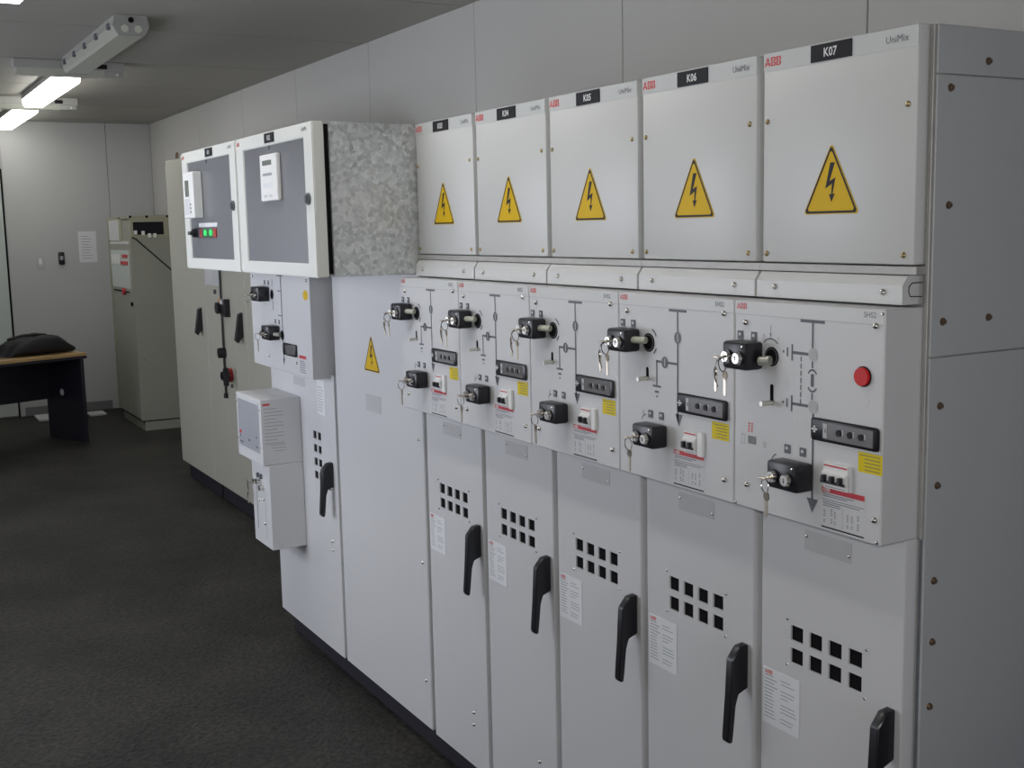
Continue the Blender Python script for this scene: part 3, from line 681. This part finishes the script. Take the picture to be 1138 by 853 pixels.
# K01: circuit-breaker cubicle (750 wide)
def breaker_cubicle():
    x0 = -3.375; W = 0.75
    t = thing('breaker_cubicle', 'wide grey cubicle with protruding relay cover on its door, below control box K01', 'switchgear', (x0, 0, 0), 0, ROW)
    cubicle_shell(t, W, 1.555)
    pn = MB().box(0.028, 0.713, YM, 0.036, 1.165, 1.553, 0.002).build('operating_panel', 'paint', t)
    y = YM - 0.0005; b = MB()
    b.rect(0.40, 0.409, 1.20, 1.53, y); b.rect(0.36, 0.43, 1.528, 1.533, y)
    for zc in (1.472, 1.378):
        b.rect(0.36, 0.40, zc - 0.002, zc + 0.002, y)
    b.rect(0.30, 0.306, 1.395, 1.43, y); b.rect(0.30, 0.306, 1.49, 1.515, y)
    b.poly([(0.393, 1.215), (0.4045, 1.19), (0.416, 1.215)], y)
    for uu in (0.27, 0.30, 0.44, 0.50): b.rect(uu, uu + 0.022, 1.533, 1.538, y)
    b.build('mimic_diagram', 'print', pn, 'dark grey single-line diagram')
    interlock(pn, 0.165, 0.265, 1.427, 1.484, YM, -0.108, True, 1.492, (0.205, 0.25))
    interlock(pn, 0.275, 0.368, 1.283, 1.338, YM, -0.108, True, 1.345, (0.315, 0.36))
    MB().cyl((0.36, -0.085, 1.307), (1, 0.3, 0), 0.008, 0.04, 14).build('locking_pin', 'zinc', pn)
    socket(pn, 0.397, 1.303, 0.019, False); socket(pn, 0.295, 1.455, 0.019, False)
    MB().box(0.412, 0.56, YM - 0.008, YM, 1.232, 1.278, 0.005, 2).build('voltage_indicator', 'black', pn)
    MB().box(0.45, 0.55, YM - 0.009, YM - 0.007, 1.239, 1.272, 0.001).build('indicator_window', 'glassw', pn)
    MB().poly([(0.703 + 0.026*math.cos(i*math.pi/12) - 0.03, 1.467 + 0.018*math.sin(i*math.pi/12)) for i in range(24)], y).build('yellow_sticker', 'yellow', pn, 'oval yellow sticker')
    MB().rect(0.577, 0.652, 1.232, 1.244, y - 0.0002).build('red_label_bar', 'redbar', pn)
    MB().rect(0.577, 0.652, 1.176, 1.232, y).build('rating_label', 'label_w', pn)
    b = MB()
    for i in range(6): b.rect(0.582, 0.645 - 0.006*(i % 3), 1.181 + 0.008*i, 1.1835 + 0.008*i, y - 0.0004)
    b.build('label_print', 'print', pn)
    for uu, zz in ((0.228, 1.212), (0.551, 1.211), (0.06, 1.52), (0.69, 1.52)): screw(pn, uu, YM - 0.0003, zz, NUT, 'dome_screw')
    holes = [(uu, uu + 0.034, zz, zz + 0.030) for uu in (0.497, 0.545) for zz in (0.9135, 0.862, 0.810, 0.758)]
    bd = holed_panel(0.022, 0.728, 0.112, 1.175, YL, YL + 0.004, holes)
    bd.prism([(0.728, YL), (0.7305, YL + 0.0012), (0.7315, YL + 0.004), (0.7315, YL + 0.036), (0.728, YL + 0.036), (0.728, YL + 0.004)], 0.112, 1.175, 'z')
    bd.box(0.0222, 0.025, YL + 0.004, YL + 0.036, 0.112, 1.175)
    dr = bd.build('lower_door', 'paint', t)
    for h in holes: link('vent_slot', VENT, dr, None, (h[0] + 0.0007, YL + 0.0045, h[2]))
    handle_part(dr, 0.668, 0.696, YL, 0.85)
    MB().box(0.560, 0.640, YL - 0.0012, YL, 1.015, 1.145, 0.0003).build('hanging_document', 'paper', dr)
    b = MB()
    for i in range(9): b.rect(0.567, 0.612 + 0.004*(i % 4), 1.03 + 0.011*i, 1.0325 + 0.011*i, YL - 0.0014)
    b.build('printed_lines', 'print_l', dr)
    MB().box(0.30, 0.425, YL - 0.001, YL, 1.10, 1.135, 0.0003).build('cover_plate', 'plate', dr)
    for zz in (0.546, 0.511, 0.745): screw(dr, 0.66, YL - 0.0003, zz, NUT, 'dome_screw')
    # protruding cover: larger relay part above, narrower latch part below
    cv = MB().box(0.055, 0.368, -0.156, YL, 0.800, 1.058, 0.003).build('relay_cover', 'paint', t, 'protruding light grey relay cover')
    MB().box(0.150, 0.368, -0.134, YL, 0.462, 0.7998, 0.003).build('latch_cover', 'paint', t)
    MB().rect(0.075, 0.345, 0.845, 1.035, -0.1567).build('front_film', 'film', cv)
    b = MB()
    for (a, c, e, g) in ((0.09, 0.105, 0.88, 0.89), (0.09, 0.135, 0.858, 0.864), (0.20, 0.225, 0.876, 0.884), (0.30, 0.32, 0.862, 0.87), (0.30, 0.315, 0.90, 0.908)): b.rect(a, c, e, g, -0.1572)
    b.build('film_print', 'print', cv)
    MB().rect(0.085, 0.115, 0.895, 0.908, -0.1572).build('red_mark', 'red', cv)
    for uu, zz in ((0.064, 1.045), (0.064, 1.02), (0.36, 1.045), (0.36, 1.02), (0.36, 0.87), (0.064, 0.87)): screw(cv, uu, -0.1565, zz, TINY, 'small_screw')
    # printed text on the cover's right-hand side (faces +x)
    b = MB()
    xs = 0.3686
    def srect(ya, yb_, za, zb): b.bm.faces.new([b.bm.verts.new(p) for p in ((xs, ya, za), (xs, yb_, za), (xs, yb_, zb), (xs, ya, zb))])
    for i in range(11): srect(-0.142, -0.142 + (0.075 if i % 3 else 0.05), 1.020 - 0.0135*i, 1.0225 - 0.0135*i)
    for i in range(3): srect(-0.125 + .01*i, -0.06, 0.878 - .012*i, 0.8805 - .012*i)
    b.build('side_print', 'print_l', cv)
    sl = MB(); sl.bm.faces.new([sl.bm.verts.new(p) for p in ((xs, -0.146, 1.034), (xs, -0.118, 1.034), (xs, -0.118, 1.042), (xs, -0.146, 1.042))]); sl.build('red_mark', 'red', cv)
    lc = [o for o in t.children if o.name.startswith('latch_cover')][0]
    MB().rect(0.20, 0.206, 0.52, 0.70, -0.1345).build('latch_slot', 'print', lc)
    MB().rect(0.305, 0.309, 0.50, 0.66, -0.1345).build('latch_slot', 'print_l', lc)
    for uu, zz in ((0.215, 0.715), (0.255, 0.72), (0.29, 0.70)): MB().cyl((uu, -0.134, zz), (0, -1, 0), 0.011, 0.018, 12).build('latch_knob', 'chrome', lc)
    for uu, zz in ((0.235, 0.64), (0.285, 0.65), (0.295, 0.555)): screw(lc, uu, -0.1342, zz, NUT, 'dome_screw')
    for uu in (0.236, 0.272): MB().box(uu, uu + 0.012, -0.145, -0.134, 0.733, 0.752, 0.001).build('latch_tab', 'print', lc)
    return t
breaker_cubicle()
lr = thing('key_ring', 'dark key ring hanging from the latch cover below the protruding relay cover', 'key', (-3.375 + 0.195, -0.158, 0.705), 0)
MB().torus((-0.02, -0.004, -0.012), 0.022, 0.0013, (0.3, 1, 0.1)).build('ring', 'wire', lr)
MB().cyl((-0.02, -0.006, -0.048), (0, 1, 0), 0.010, 0.0025, 12).box(-0.0235, -0.0165, -0.006, -0.0035, -0.085, -0.05).build('hanging_key', 'key', lr)
MB().cyl((0.0, 0.022, 0.0), (0, -1, 0), 0.003, 0.03, 8).build('ring_hook', 'chrome', lr)

# K02: blank metering cubicle (750 wide)
def metering_cubicle():
    t = thing('metering_cubicle', 'wide blank grey cubicle with one warning sign, below the galvanised box', 'switchgear', (-2.625, 0, 0), 0, ROW)
    cubicle_shell(t, 0.75, 1.560)
    dr = MB().box(0.006, 0.728, YL, 0.046, 0.112, 1.560, 0.003).build('front_cover', 'paint', t)
    warning_sign(dr, 0.345, 1.228, YL - 0.0004)
    MB().box(0.283, 0.409, YL - 0.0012, YL, 1.090, 1.147, 0.0003).build('cover_plate', 'plate', dr)
    for zz in (1.05, 0.657, 0.27): screw(dr, 0.697, YL - 0.0003, zz, NUT, 'dome_screw')
metering_cubicle()

# control boxes above K01 and K02
def control_box(code, x0, w, label, galv):
    t = thing('control_box', label, 'control box', (x0, 0, 1.561), 0, 'control boxes with slate-grey doors')
    dz = -1.561
    # low parts are given in absolute height, shifted by dz
    MB().box(0.004, w - 0.001, -0.268, 0.60, 1.5625 + dz, 2.003 + dz, 0.0015).build('sheet_body', 'galv', t, 'galvanised sheet-metal box body')
    MB().box(0.012, w - 0.010, -0.284, -0.2675, 1.572 + dz, 1.996 + dz).build('door_gasket', 'dark', t)  # black block painting the shade in the gap behind the door
    dr = MB()
    uu0, uu1, z0, z1 = 0.008, w, 1.562 + dz, 2.003 + dz
    f = 0.068
    pl = (uu0 + f + 0.012, uu1 - f - 0.004, 1.602 + dz, 1.961 + dz)
    fr = holed_panel(uu0, uu1, z0, z1, -0.320, -0.284, [pl])
    bmesh.ops.bevel(fr.bm, geom=[e for e in fr.bm.edges if len(e.link_faces) == 2 and e.calc_face_angle(0) > 1.0], offset=0.003, segments=2, affect='EDGES')
    dr = fr.build('door_frame', 'relay_frame', t)
    MB().box(pl[0] - 0.001, pl[1] + 0.001, -0.3165, -0.290, pl[2] - 0.001, pl[3] + 0.001).build('door_plate', 'relay_plate', dr, 'glossy slate-grey door plate')
    logo(0.012, uu0 + 0.012, 1.978 + dz, -0.3206, dr)
    c = 0.40 if code == 'K01' else 0.365
    MB().box(c - 0.046, c + 0.046, -0.3225, -0.3200, 1.9690 + dz, 1.9985 + dz, 0.0005).build('nameplate', 'name_k', dr, 'black engraved nameplate')
    text(code, c, 1.9765 + dz, -0.3230, dr, 'nameplate_text')
    text('UniMix', uu1 - 0.062, 1.980 + dz, -0.3206, dr, 'type_text')
    MB().cyl((uu1 - 0.045, -0.320, 1.787 + dz), (0, -1, 0), 0.017, 0.006, 16).box(uu1 - 0.053, uu1 - 0.037, -0.333, -0.324, 1.776 + dz, 1.798 + dz, 0.002).build('door_lock', 'print', dr)
    return t, dr, dz
cb2, dr2, dz = control_box('K02', -2.612, 0.737, 'galvanised control box marked K02 with slate-grey door, beside cubicle K03', True)
mt = MB().box(0.29, 0.45, -0.331, -0.3165, 1.79 + dz, 1.933 + dz, 0.003).build('meter', 'white', dr2, 'white rectangular meter')
for z0, z1, m in ((1.900, 1.915, 'lcd'), (1.868, 1.876, 'print_l'), (1.832, 1.846, 'paper')): MB().box(0.318, 0.405, -0.3318, -0.3305, z0 + dz, z1 + dz).build('meter_window', m, dr2)
for k in range(2): MB().box(0.32 + 0.05*k, 0.35 + 0.05*k, -0.3318, -0.3305, 1.802 + dz, 1.810 + dz).build('meter_button', 'label_w', dr2)
cb1, dr1, dz = control_box('K01', -3.332, 0.717, 'control box marked K01 with white relay and indicator lamps on its door', False)
MB().box(0.135, 0.275, -0.352, -0.3165, 1.752 + dz, 1.922 + dz, 0.003).build('protection_relay', 'white', dr1, 'white protruding protection relay')
MB().box(0.165, 0.218, -0.3528, -0.3515, 1.832 + dz, 1.892 + dz).build('relay_screen', 'lcd', dr1)
MB().box(0.150, 0.225, -0.3525, -0.3515, 1.765 + dz, 1.825 + dz).build('relay_keypad', 'label_w', dr1)
for k in range(3): MB().cyl((0.235, -0.352, 1.775 + dz + 0.014*k), (0, -1, 0), 0.004, 0.002, 8).build('relay_button', 'print', dr1)
MB().box(0.205, 0.450, -0.3185, -0.3165, 1.718 + dz, 1.733 + dz, 0.0005).build('label_strip', 'paper', dr1)
for k in range(5): MB().rect(0.250 + 0.04*k, 0.253 + 0.04*k, 1.719 + dz, 1.732 + dz, -0.3188).build('strip_division', 'print_l', dr1)
MB().box(0.150, 0.225, -0.325, -0.3165, 1.680 + dz, 1.715 + dz, 0.002).build('switch_base', 'black', dr1)
MB().cyl((0.18, -0.325, 1.697 + dz), (0, -1, 0), 0.016, 0.014, 14).box(0.165, 0.195, -0.352, -0.338, 1.690 + dz, 1.704 + dz, 0.002).build('rotary_switch', 'black', dr1)
for k, m in enumerate(('red_off', 'green_off', 'green', 'green_off', 'green', 'red_off')):
    MB().box(0.235 + 0.037*k - 0.0165, 0.235 + 0.037*k + 0.0165, -0.322, -0.3165, 1.680 + dz, 1.712 + dz, 0.001).build('lamp_base', 'red_off' if k in (0, 5) else 'green_off', dr1)
    if m == 'green': MB().cyl((0.235 + 0.037*k, -0.322, 1.697 + dz), (0, -1, 0), 0.011, 0.005, 14).build('signal_lamp', m, dr1, 'lit green signal lamp')
MB().box(-0.004, 0.008, -0.312, -0.288, 1.960 + dz, 1.985 + dz, 0.002).build('hinge', 'print', dr1)

# ------------------------------------------------------------------ interlock keys (hang in the locks)
KEYS = [('K03', -1.875, 1), ('K04', -1.5, 1), ('K05', -1.125, 1), ('K06', -0.75, 0), ('K07', -0.375, 1)]
for code, x0, v in KEYS:
    u0, w = (0.013, 0.067)
    key_ring('bunch of keys hanging in the upper black interlock of cubicle %s' % code, x0 + u0 + w*0.27, -0.1122, 1.4535, 1 if code != 'K06' else 1)
    if code == 'K07': key_ring('single key hanging in the lower black interlock of cubicle K07', x0 + 0.132 + 0.077*0.27, -0.1102, 1.2505, 0)
    else: key_ring('single key hanging in the lower black interlock of cubicle %s' % code, x0 + 0.098 + 0.073*0.27, -0.1102, 1.262, 0)
key_ring('key hanging in the upper black interlock below control box K01', -3.375 + 0.165 + 0.1*0.27, -0.1162, 1.453, 0)
key_ring('key hanging in the lower black interlock below control box K01', -3.375 + 0.275 + 0.093*0.27, -0.1162, 1.3085, 0)

# ------------------------------------------------------------------ beige cabinets behind the row
YB = 0.47
def beige(x0, label, n):
    t = thing('steel_cabinet', label, 'cabinet', (x0, YB, 0), 0, 'beige steel cabinets')
    MB().box(0.001, 0.839, 0.022, 0.72, 0.11, 2.19, 0.003).build('body', 'beige', t)
    MB().box(0.03, 0.839, 0.04, 0.70, 0.0, 0.11).build('plinth', 'blackm', t)
    def handle(dr, uc, zt):
        b = MB().prism([(0.0, zt), (-0.020, zt - 0.01), (-0.045, zt - 0.16), (-0.03, zt - 0.175), (-0.022, zt - 0.16), (0.0, zt - 0.14)], uc - 0.02, uc + 0.02, 'x')
        b.build('handle', 'black', dr, 'black wedge-shaped handle')
    if n == 0:
        dr = MB().box(0.003, 0.836, 0.0, 0.021, 0.115, 2.185, 0.003).build('door', 'beige', t)
        handle(dr, 0.72, 1.225)
        MB().torus((0.10, 0.06, 2.215), 0.022, 0.006, (0, 1, 0)).build('lifting_eye', 'bolt', t)
        MB().cyl((0.10, 0.06, 2.185), 'z', 0.012, 0.015, 12).build('eye_base', 'bolt', t)
    elif n == 1:
        d1 = MB().box(0.004, 0.380, 0.0, 0.021, 0.115, 2.185, 0.003).build('door', 'beige', t)
        d2 = MB().box(0.386, 0.836, 0.0, 0.021, 0.115, 2.185, 0.003).build('door', 'beige', t)
        MB().box(0.02, 0.36, -0.002, 0.0, 1.376, 1.62, 0.0005).build('label_plate', 'header', d1)
        MB().box(0.03, 0.20, -0.0035, -0.002, 1.40, 1.60, 0.0005).build('paper_label', 'label_w', d1)
        MB().cyl((0.24, 0.0, 1.339), (0, -1, 0), 0.014, 0.012, 12).build('knob', 'print', d1)
        handle(d2, 0.755, 1.24)
        MB().cyl((0.383, -0.010, 0.715), 'z', 0.007, 0.80, 10).build('locking_rod', 'black', t)
        MB().cyl((0.383, -0.010, 0.70), 'z', 0.014, 0.03, 10).build('rod_end', 'black', t)
        MB().cyl((0.375, 0.0, 0.975), (0, -1, 0), 0.032, 0.04, 16).build('rod_guide', 'black', t)
        MB().rect(0.29, 0.375, 1.205, 1.30, -0.001).build('switch_plate', 'orange', d1)
        MB().cyl((0.41, 0.0, 1.25), (0, -1, 0), 0.035, 0.05, 16).box(0.44, 0.53, -0.035, 0.0, 1.20, 1.305, 0.004).build('rotary_switch', 'black', d2)
        MB().box(0.446, 0.50, -0.037, -0.035, 1.275, 1.298).build('switch_label', 'label_w', d2)
        MB().cyl((0.485, 0.0, 0.85), (0, -1, 0), 0.042, 0.02, 18).build('switch_collar', 'red_off', d2)
        MB().cyl((0.50, -0.02, 0.85), (0, -1, 0), 0.026, 0.045, 14).box(0.545, 0.575, -0.07, -0.04, 0.795, 0.905, 0.006).box(0.50, 0.56, -0.065, -0.045, 0.84, 0.86).build('rotary_switch', 'black', d2)
        MB().cyl((0.50, 0.0, 0.785), (0, -1, 0), 0.012, 0.01, 10).build('knob', 'print', d2)
    else:
        MB().box(0.004, 0.836, 0.0, 0.021, 0.115, 2.185, 0.003).build('door', 'beige', t)
    return t
beige(-6.87, 'beige steel cabinet with single full-height door, at the far end of the row', 0)
beige(-6.03, 'beige steel cabinet with two doors, locking rod and red rotary switch', 1)
beige(-5.19, 'plain beige steel cabinet half hidden behind the row below control box K01', 2)

# ------------------------------------------------------------------ old control cabinet in the far corner
def old_cabinet():
    X0, X1, Y0, Y1 = -9.92, -8.963, 0.645, 1.19
    t = thing('control_cabinet', 'old khaki control cabinet in the far corner of the room', 'cabinet', (X0, Y0, 0))
    W, D = X1 - X0, Y1 - Y0
    MB().box(0.02, W, 0.012, D, 0.085, 1.845, 0.004).build('body', 'beige2', t)
    MB().box(0.05, W + 0.001, 0.03, D, 0.0, 0.078).build('plinth', 'beige2', t)
    MB().box(0.04, W - 0.01, 0.022, D - .02, 0.070, 0.09).build('plinth_gap', 'dark', t)
    fr = MB()
    for a, b_, c, e in ((0.0, 0.045, 0.10, 1.85), (0.50, 0.60, 1.635, 1.85), (0.045, W, 1.83, 1.85)): fr.box(a, b_, 0.0, 0.014, c, e, 0.002)
    fr.build('front_frame', 'olive', t)
    MB().box(0.05, 0.50, 0.004, 0.012, 1.645, 1.828).build('inspection_window', 'header', t)
    MB().box(0.045, 0.058, 0.006, 0.0125, 0.10, 1.645).build('door_gap', 'dark', t)
    dr = MB().box(0.06, W - 0.02, 0.003, 0.013, 0.10, 1.640, 0.002).build('door', 'beige2', t)
    MB().box(0.09, W - 0.10, 0.000, 0.003, 1.615, 1.635).build('header_strip', 'label_w', dr)
    MB().box(0.09, W - 0.10, 0.0, 0.003, 1.23, 1.56, 0.001).build('front_plate', 'door', dr)
    for k in range(3): MB().box(0.12 + 0.13*k, 0.20 + 0.13*k, -0.006, 0.0, 1.435, 1.525, 0.001).build('terminal_block', 'white', dr)
    MB().box(0.52, 0.80, -0.006, 0.0, 1.435, 1.465, 0.001).build('red_label', 'redbar', dr)
    MB().box(0.60, 0.80, -0.006, 0.0, 1.495, 1.525, 0.001).build('red_label', 'redbar', dr)
    MB().box(0.15, 0.80, -0.006, 0.0, 1.196, 1.206, 0.001).build('latch_bar', 'dark', dr)
    MB().cyl((0.60, 0.0, 1.20), (0, -1, 0), 0.03, 0.02, 12).build('latch_knob', 'redbar', dr)
    MB().cyl((0.88, 0.003, 1.10), (0, -1, 0), 0.018, 0.015, 12).build('knob', 'dark', dr)
    # side that faces the viewer: dark opening with terminals and a stay bar
    def sbox(y0, y1, z0, z1, d0, d1): return MB().box(W + d0, W + d1, y0 - Y0, y1 - Y0, z0, z1, 0.001)
    s = sbox(0.645, Y1, 0.09, 1.665, 0.0, 0.008).build('side_panel', 'beige2', t)
    fr = MB()
    for a, b_, c, e in ((0.650, 0.672, 1.665, 1.855), (0.672, 0.93, 1.800, 1.855), (0.93, 0.985, 1.665, 1.855), (0.672, 0.93, 1.665, 1.692)):
        fr.box(W, W + 0.012, a - Y0, b_ - Y0, c, e, 0.001)
    fr.build('side_frame', 'olive', t)
    sbox(0.672, 0.93, 1.692, 1.800, 0.0, 0.002).build('side_opening', 'name_k', t)
    for a, z in ((0.675, 1.695), (0.738, 1.690), (0.79, 1.668), (0.835, 1.668)): sbox(a, a + 0.025, z, z + 0.034, 0.012, 0.03).build('terminal_block', 'white', t)
    MB().tube([(W + 0.016, 0.656 - Y0, 1.672), (W + 0.016, 0.69 - Y0, 1.655), (W + 0.016, 0.985 - Y0, 1.372)], 0.005, 8).build('stay_bar', 'dark', t)
    for a in (0.612 + 0.04, 0.79, 0.965): MB().cyl((W + 0.012, a - Y0, 1.845), 'x', 0.011, 0.008, 10).build('panel_screw', 'dark', t)
    MB().cyl((W + 0.008, 0.70 - Y0, 0.62), 'x', 0.006, 0.006, 8).build('panel_screw', 'print', t)
old_cabinet()

# ------------------------------------------------------------------ desk with bag
DK = thing('desk', 'black office desk with pale wooden top near the far wall', 'desk', (-8.66, 0.15, 0), math.radians(-90 + 20))
# local: +x runs along the desk (towards the left wall), +y to its front edge's outside; depth goes to -y
L, DP = 1.4, 0.62
MB().box(-0.02, L, -DP, 0.02, 0.722, 0.750, 0.004).build('desk_top', 'wood', DK, 'pale wooden desk top')
MB().box(0.0, 0.028, -DP + 0.03, 0.0, 0.0, 0.722, 0.002).build('side_panel', 'desk_k', DK)
MB().box(L - 0.048, L - 0.02, -DP + 0.03, 0.0, 0.0, 0.722, 0.002).build('side_panel', 'desk_k', DK)
MB().box(0.028, L - 0.048, -0.55, -0.53, 0.33, 0.722, 0.002).build('modesty_panel', 'desk_k', DK)
MB().box(-0.02, L, 0.014, 0.0205, 0.7, 0.7225, 0.002).build('edge_rail', 'desk_k', DK)
MB().cyl((0.028, -0.33, 0.40), 'x', 0.028, 0.004, 16).build('cable_grommet', 'plate', DK)

def bag():
    t = thing('backpack', 'black backpack lying on the wooden desk top', 'bag', (-8.80, -0.20, 0.757), math.radians(-90 + 20))
    b = MB(); bm = b.bm; nx, ny = 14, 8
    # lying body: superellipsoid-like cushion with a low slope towards +x ends
    rings = []
    for i in range(nx + 1):
        s = i / nx; x = -0.30 + 0.62*s
        hgt = 0.155*min(1, math.sin(math.pi*min(1, s*1.05 + 0.04))**0.45) * (1.0 if s > 0.3 else 0.35 + 0.65*(s/0.3)**0.8)
        wy = 0.19*math.sin(math.pi*(0.06 + 0.88*s))**0.4
        ring = []
        for j in range(12):
            a = 2*math.pi*j/12; c, sn = math.cos(a), math.sin(a)
            yy = wy*math.copysign(abs(c)**0.6, c); zz = hgt*(0.5 + 0.5*math.copysign(abs(sn)**0.6, sn))
            ring.append(bm.verts.new((x + 0.012*math.sin(9*a + 5*s), yy, zz + 0.006*math.sin(7*s*3 + 3*a)*(zz > 0.02) + 0.0005)))
        rings.append(ring)
    fs = [bm.faces.new(rings[0]), bm.faces.new(rings[-1][::-1])]
    for A, B in zip(rings, rings[1:]):
        for j in range(12): fs.append(bm.faces.new((A[j], A[(j+1) % 12], B[(j+1) % 12], B[j])))
    bmesh.ops.recalc_face_normals(bm, faces=fs)
    bmesh.ops.subdivide_edges(bm, edges=list(bm.edges), cuts=1, use_grid_fill=True, smooth=0.6)
    b.build('bag_body', 'bag', t)
    MB().tube([(-0.05, 0.10, 0.150), (0.05, 0.12, 0.162), (0.15, 0.10, 0.158), (0.24, 0.04, 0.13)], 0.012, 8).build('strap', 'bag', t)
    MB().tube([(-0.22, 0.06, 0.085), (-0.08, 0.12, 0.143), (0.10, 0.13, 0.149), (0.25, 0.09, 0.11)], 0.004, 6).build('zip', 'wire', t)
    MB().box(-0.275, -0.215, 0.06, 0.10, 0.001, 0.014, 0.004).build('strap_buckle', 'plate', t)
bag()

# ------------------------------------------------------------------ small things on the end wall and floor
def on_end_wall(name, mat, y0, y1, z0, z1, dep, label, cat, bev=0.002):
    t = thing(name, label, cat, (XE, (y0+y1)/2, (z0+z1)/2)); hw, hh = (y1-y0)/2, (z1-z0)/2
    return t, hw, hh
t, a, h = on_end_wall('light_switch', 'white', 0.098, 0.162, 1.398, 1.525, 0.012, 'white rectangular light switch on the far wall', 'switch')
MB().box(0.0, 0.010, -a, a, -h, h, 0.003).build('plate', 'wall_end', t)
MB().box(0.010, 0.014, -a*.45, a*.45, -h*.45, h*.45, 0.002).build('rocker', 'white', t)
t, a, h = on_end_wall('wall_remote', 'black', 0.291, 0.347, 1.424, 1.545, 0.03, 'black remote control in a holder on the far wall', 'remote')
MB().box(0.0, 0.012, -a*.8, a*.8, -h, -h*.2, 0.003).build('holder', 'black', t)
MB().box(0.004, 0.030, -a, a, -h*.9, h, 0.010, 2).build('remote_body', 'black', t)
MB().box(0.030, 0.032, -a*.5, a*.5, -h*.25, h*.35, 0.001).build('keypad', 'print_l', t)
t, a, h = on_end_wall('wall_notice', 'paper', 0.485, 0.650, 1.440, 1.735, 0.002, 'white printed notice sheet taped to the far wall', 'notice')
MB().box(0.0, 0.0015, -a, a, -h, h).build('sheet', 'paper', t)
b = MB()
for i in range(9):
    z = h - 0.05 - 0.026*i; y0, y1 = -a*.7, a*(.1 + .5*((i*37) % 10)/10)
    b.bm.faces.new([b.bm.verts.new(p) for p in ((0.002, y0, z), (0.002, y1, z), (0.002, y1, z + 0.005), (0.002, y0, z + 0.005))])
b.build('printed_lines', 'print_l', t)
t = tag(MB().box(-0.17, 0.17, -0.085, 0.085, 0.0, 0.018, 0.002).build('floor_duct_cover', 'label_w'), 'pale flat cover strip on the floor under the desk', 'floor cover'); t.location = (-10.27, 0.045, 0.0)
t = tag(MB().box(-0.10, 0.10, -0.075, 0.075, 0.0, 0.018, 0.002).build('floor_duct_cover', 'label_w'), 'pale flat cover strip on the floor right of the desk', 'floor cover'); t.location = (-10.22, 0.49, 0.0)

# ------------------------------------------------------------------ ceiling lights
def luminaire(xa, xb, yc, lit, label):
    t = thing('ceiling_light', label, 'light', ((xa + xb)/2, yc, ZC), 0, 'fluorescent ceiling lights'); h = (xb - xa)/2
    MB().prism([(-0.075, 0.0), (0.075, 0.0), (0.085, -0.040), (-0.085, -0.040)], -h + 0.003, h - 0.003, 'x').build('housing', 'fix', t)
    MB().prism([(-0.080, -0.0402), (0.080, -0.0402), (0.074, -0.080), (0.060, -0.094), (-0.060, -0.094), (-0.074, -0.080)], -h + (0.002 if lit else 0.012), h - (0.002 if lit else 0.012), 'x').build('diffuser', 'lit' if lit else 'diff', t, 'glowing white diffuser' if lit else None)
    for k in range(0 if lit else 5):
        for s in (-1, 1): MB().box(-h + 0.12 + k*(2*h - 0.24)/4 - 0.02, -h + 0.12 + k*(2*h - 0.24)/4 + 0.02, s*0.084 - 0.008, s*0.084 + 0.008, -0.056, -0.026, 0.002).build('clip', 'print', t)
    for s in (-1, 1):
        MB().prism([(-0.078, -0.004), (0.078, -0.004), (0.086, -0.0398), (-0.086, -0.0398)] if lit else [(-0.078, -0.004), (0.078, -0.004), (0.087, -0.05), (0.062, -0.095), (-0.062, -0.095), (-0.087, -0.05)], s*h - 0.013*(s > 0), s*h + 0.013*(s < 0), 'x').build('end_cap', 'fix' if lit else 'cap', t)
        MB().cyl((s*h, 0.0, -0.022), (s, 0, 0), 0.014, 0.004, 14).build('cable_entry', 'dark', t)
        for q in (() if lit else (-0.032, 0.032)): MB().cyl((s*h, q, -0.064), (s, 0, 0), 0.018, 0.004, 14).build('tube_socket', 'diff', t)
luminaire(-6.27, -4.72, -0.17, False, 'unlit fluorescent ceiling light with grey diffuser, before the white emergency bar')
luminaire(-8.30, -6.75, -0.14, True, 'lit fluorescent ceiling light in the middle of the left row')
luminaire(-10.33, -8.78, -0.115, True, 'lit fluorescent ceiling light closest to the far wall')
luminaire(-4.10, -2.55, -0.82, True, 'lit fluorescent ceiling light at the upper left corner of the picture')
luminaire(-2.05, -0.50, -0.82, True, 'lit fluorescent ceiling light above cubicles K04 to K06')
def emergency(xc, yc, label):
    t = thing('emergency_light', label, 'light', (xc, yc, ZC), 0, 'emergency ceiling lights')
    MB().box(-0.055, 0.055, -0.325, 0.325, -0.055, 0.0, 0.003).build('housing', 'fix', t)
    MB().prism([(-0.052, -0.055), (0.052, -0.055), (0.040, -0.092), (-0.040, -0.092)], -0.31, 0.20, 'y').build('diffuser', 'diff', t)
    MB().box(-0.05, 0.05, 0.2005, 0.315, -0.090, -0.055, 0.003).build('battery_case', 'fix', t)
    MB().box(0.0551, 0.057, 0.155, 0.215, -0.045, -0.018).build('label_plate', 'sign_k', t)
    MB().dome((0.0, 0.29, 0.0), 0.001, 0.001, 6, 2).build('test_button', 'chrome', t, None, (0.045, 0.0, -0.07))
    MB().cyl((0.05, 0.275, -0.075), 'x', 0.008, 0.008, 10).build('test_lamp', 'white', t)
emergency(-6.42, -0.185, 'white emergency light bar between the unlit light and the lit one')
emergency(-8.50, -0.12, 'white emergency light bar between the two lit ceiling lights')
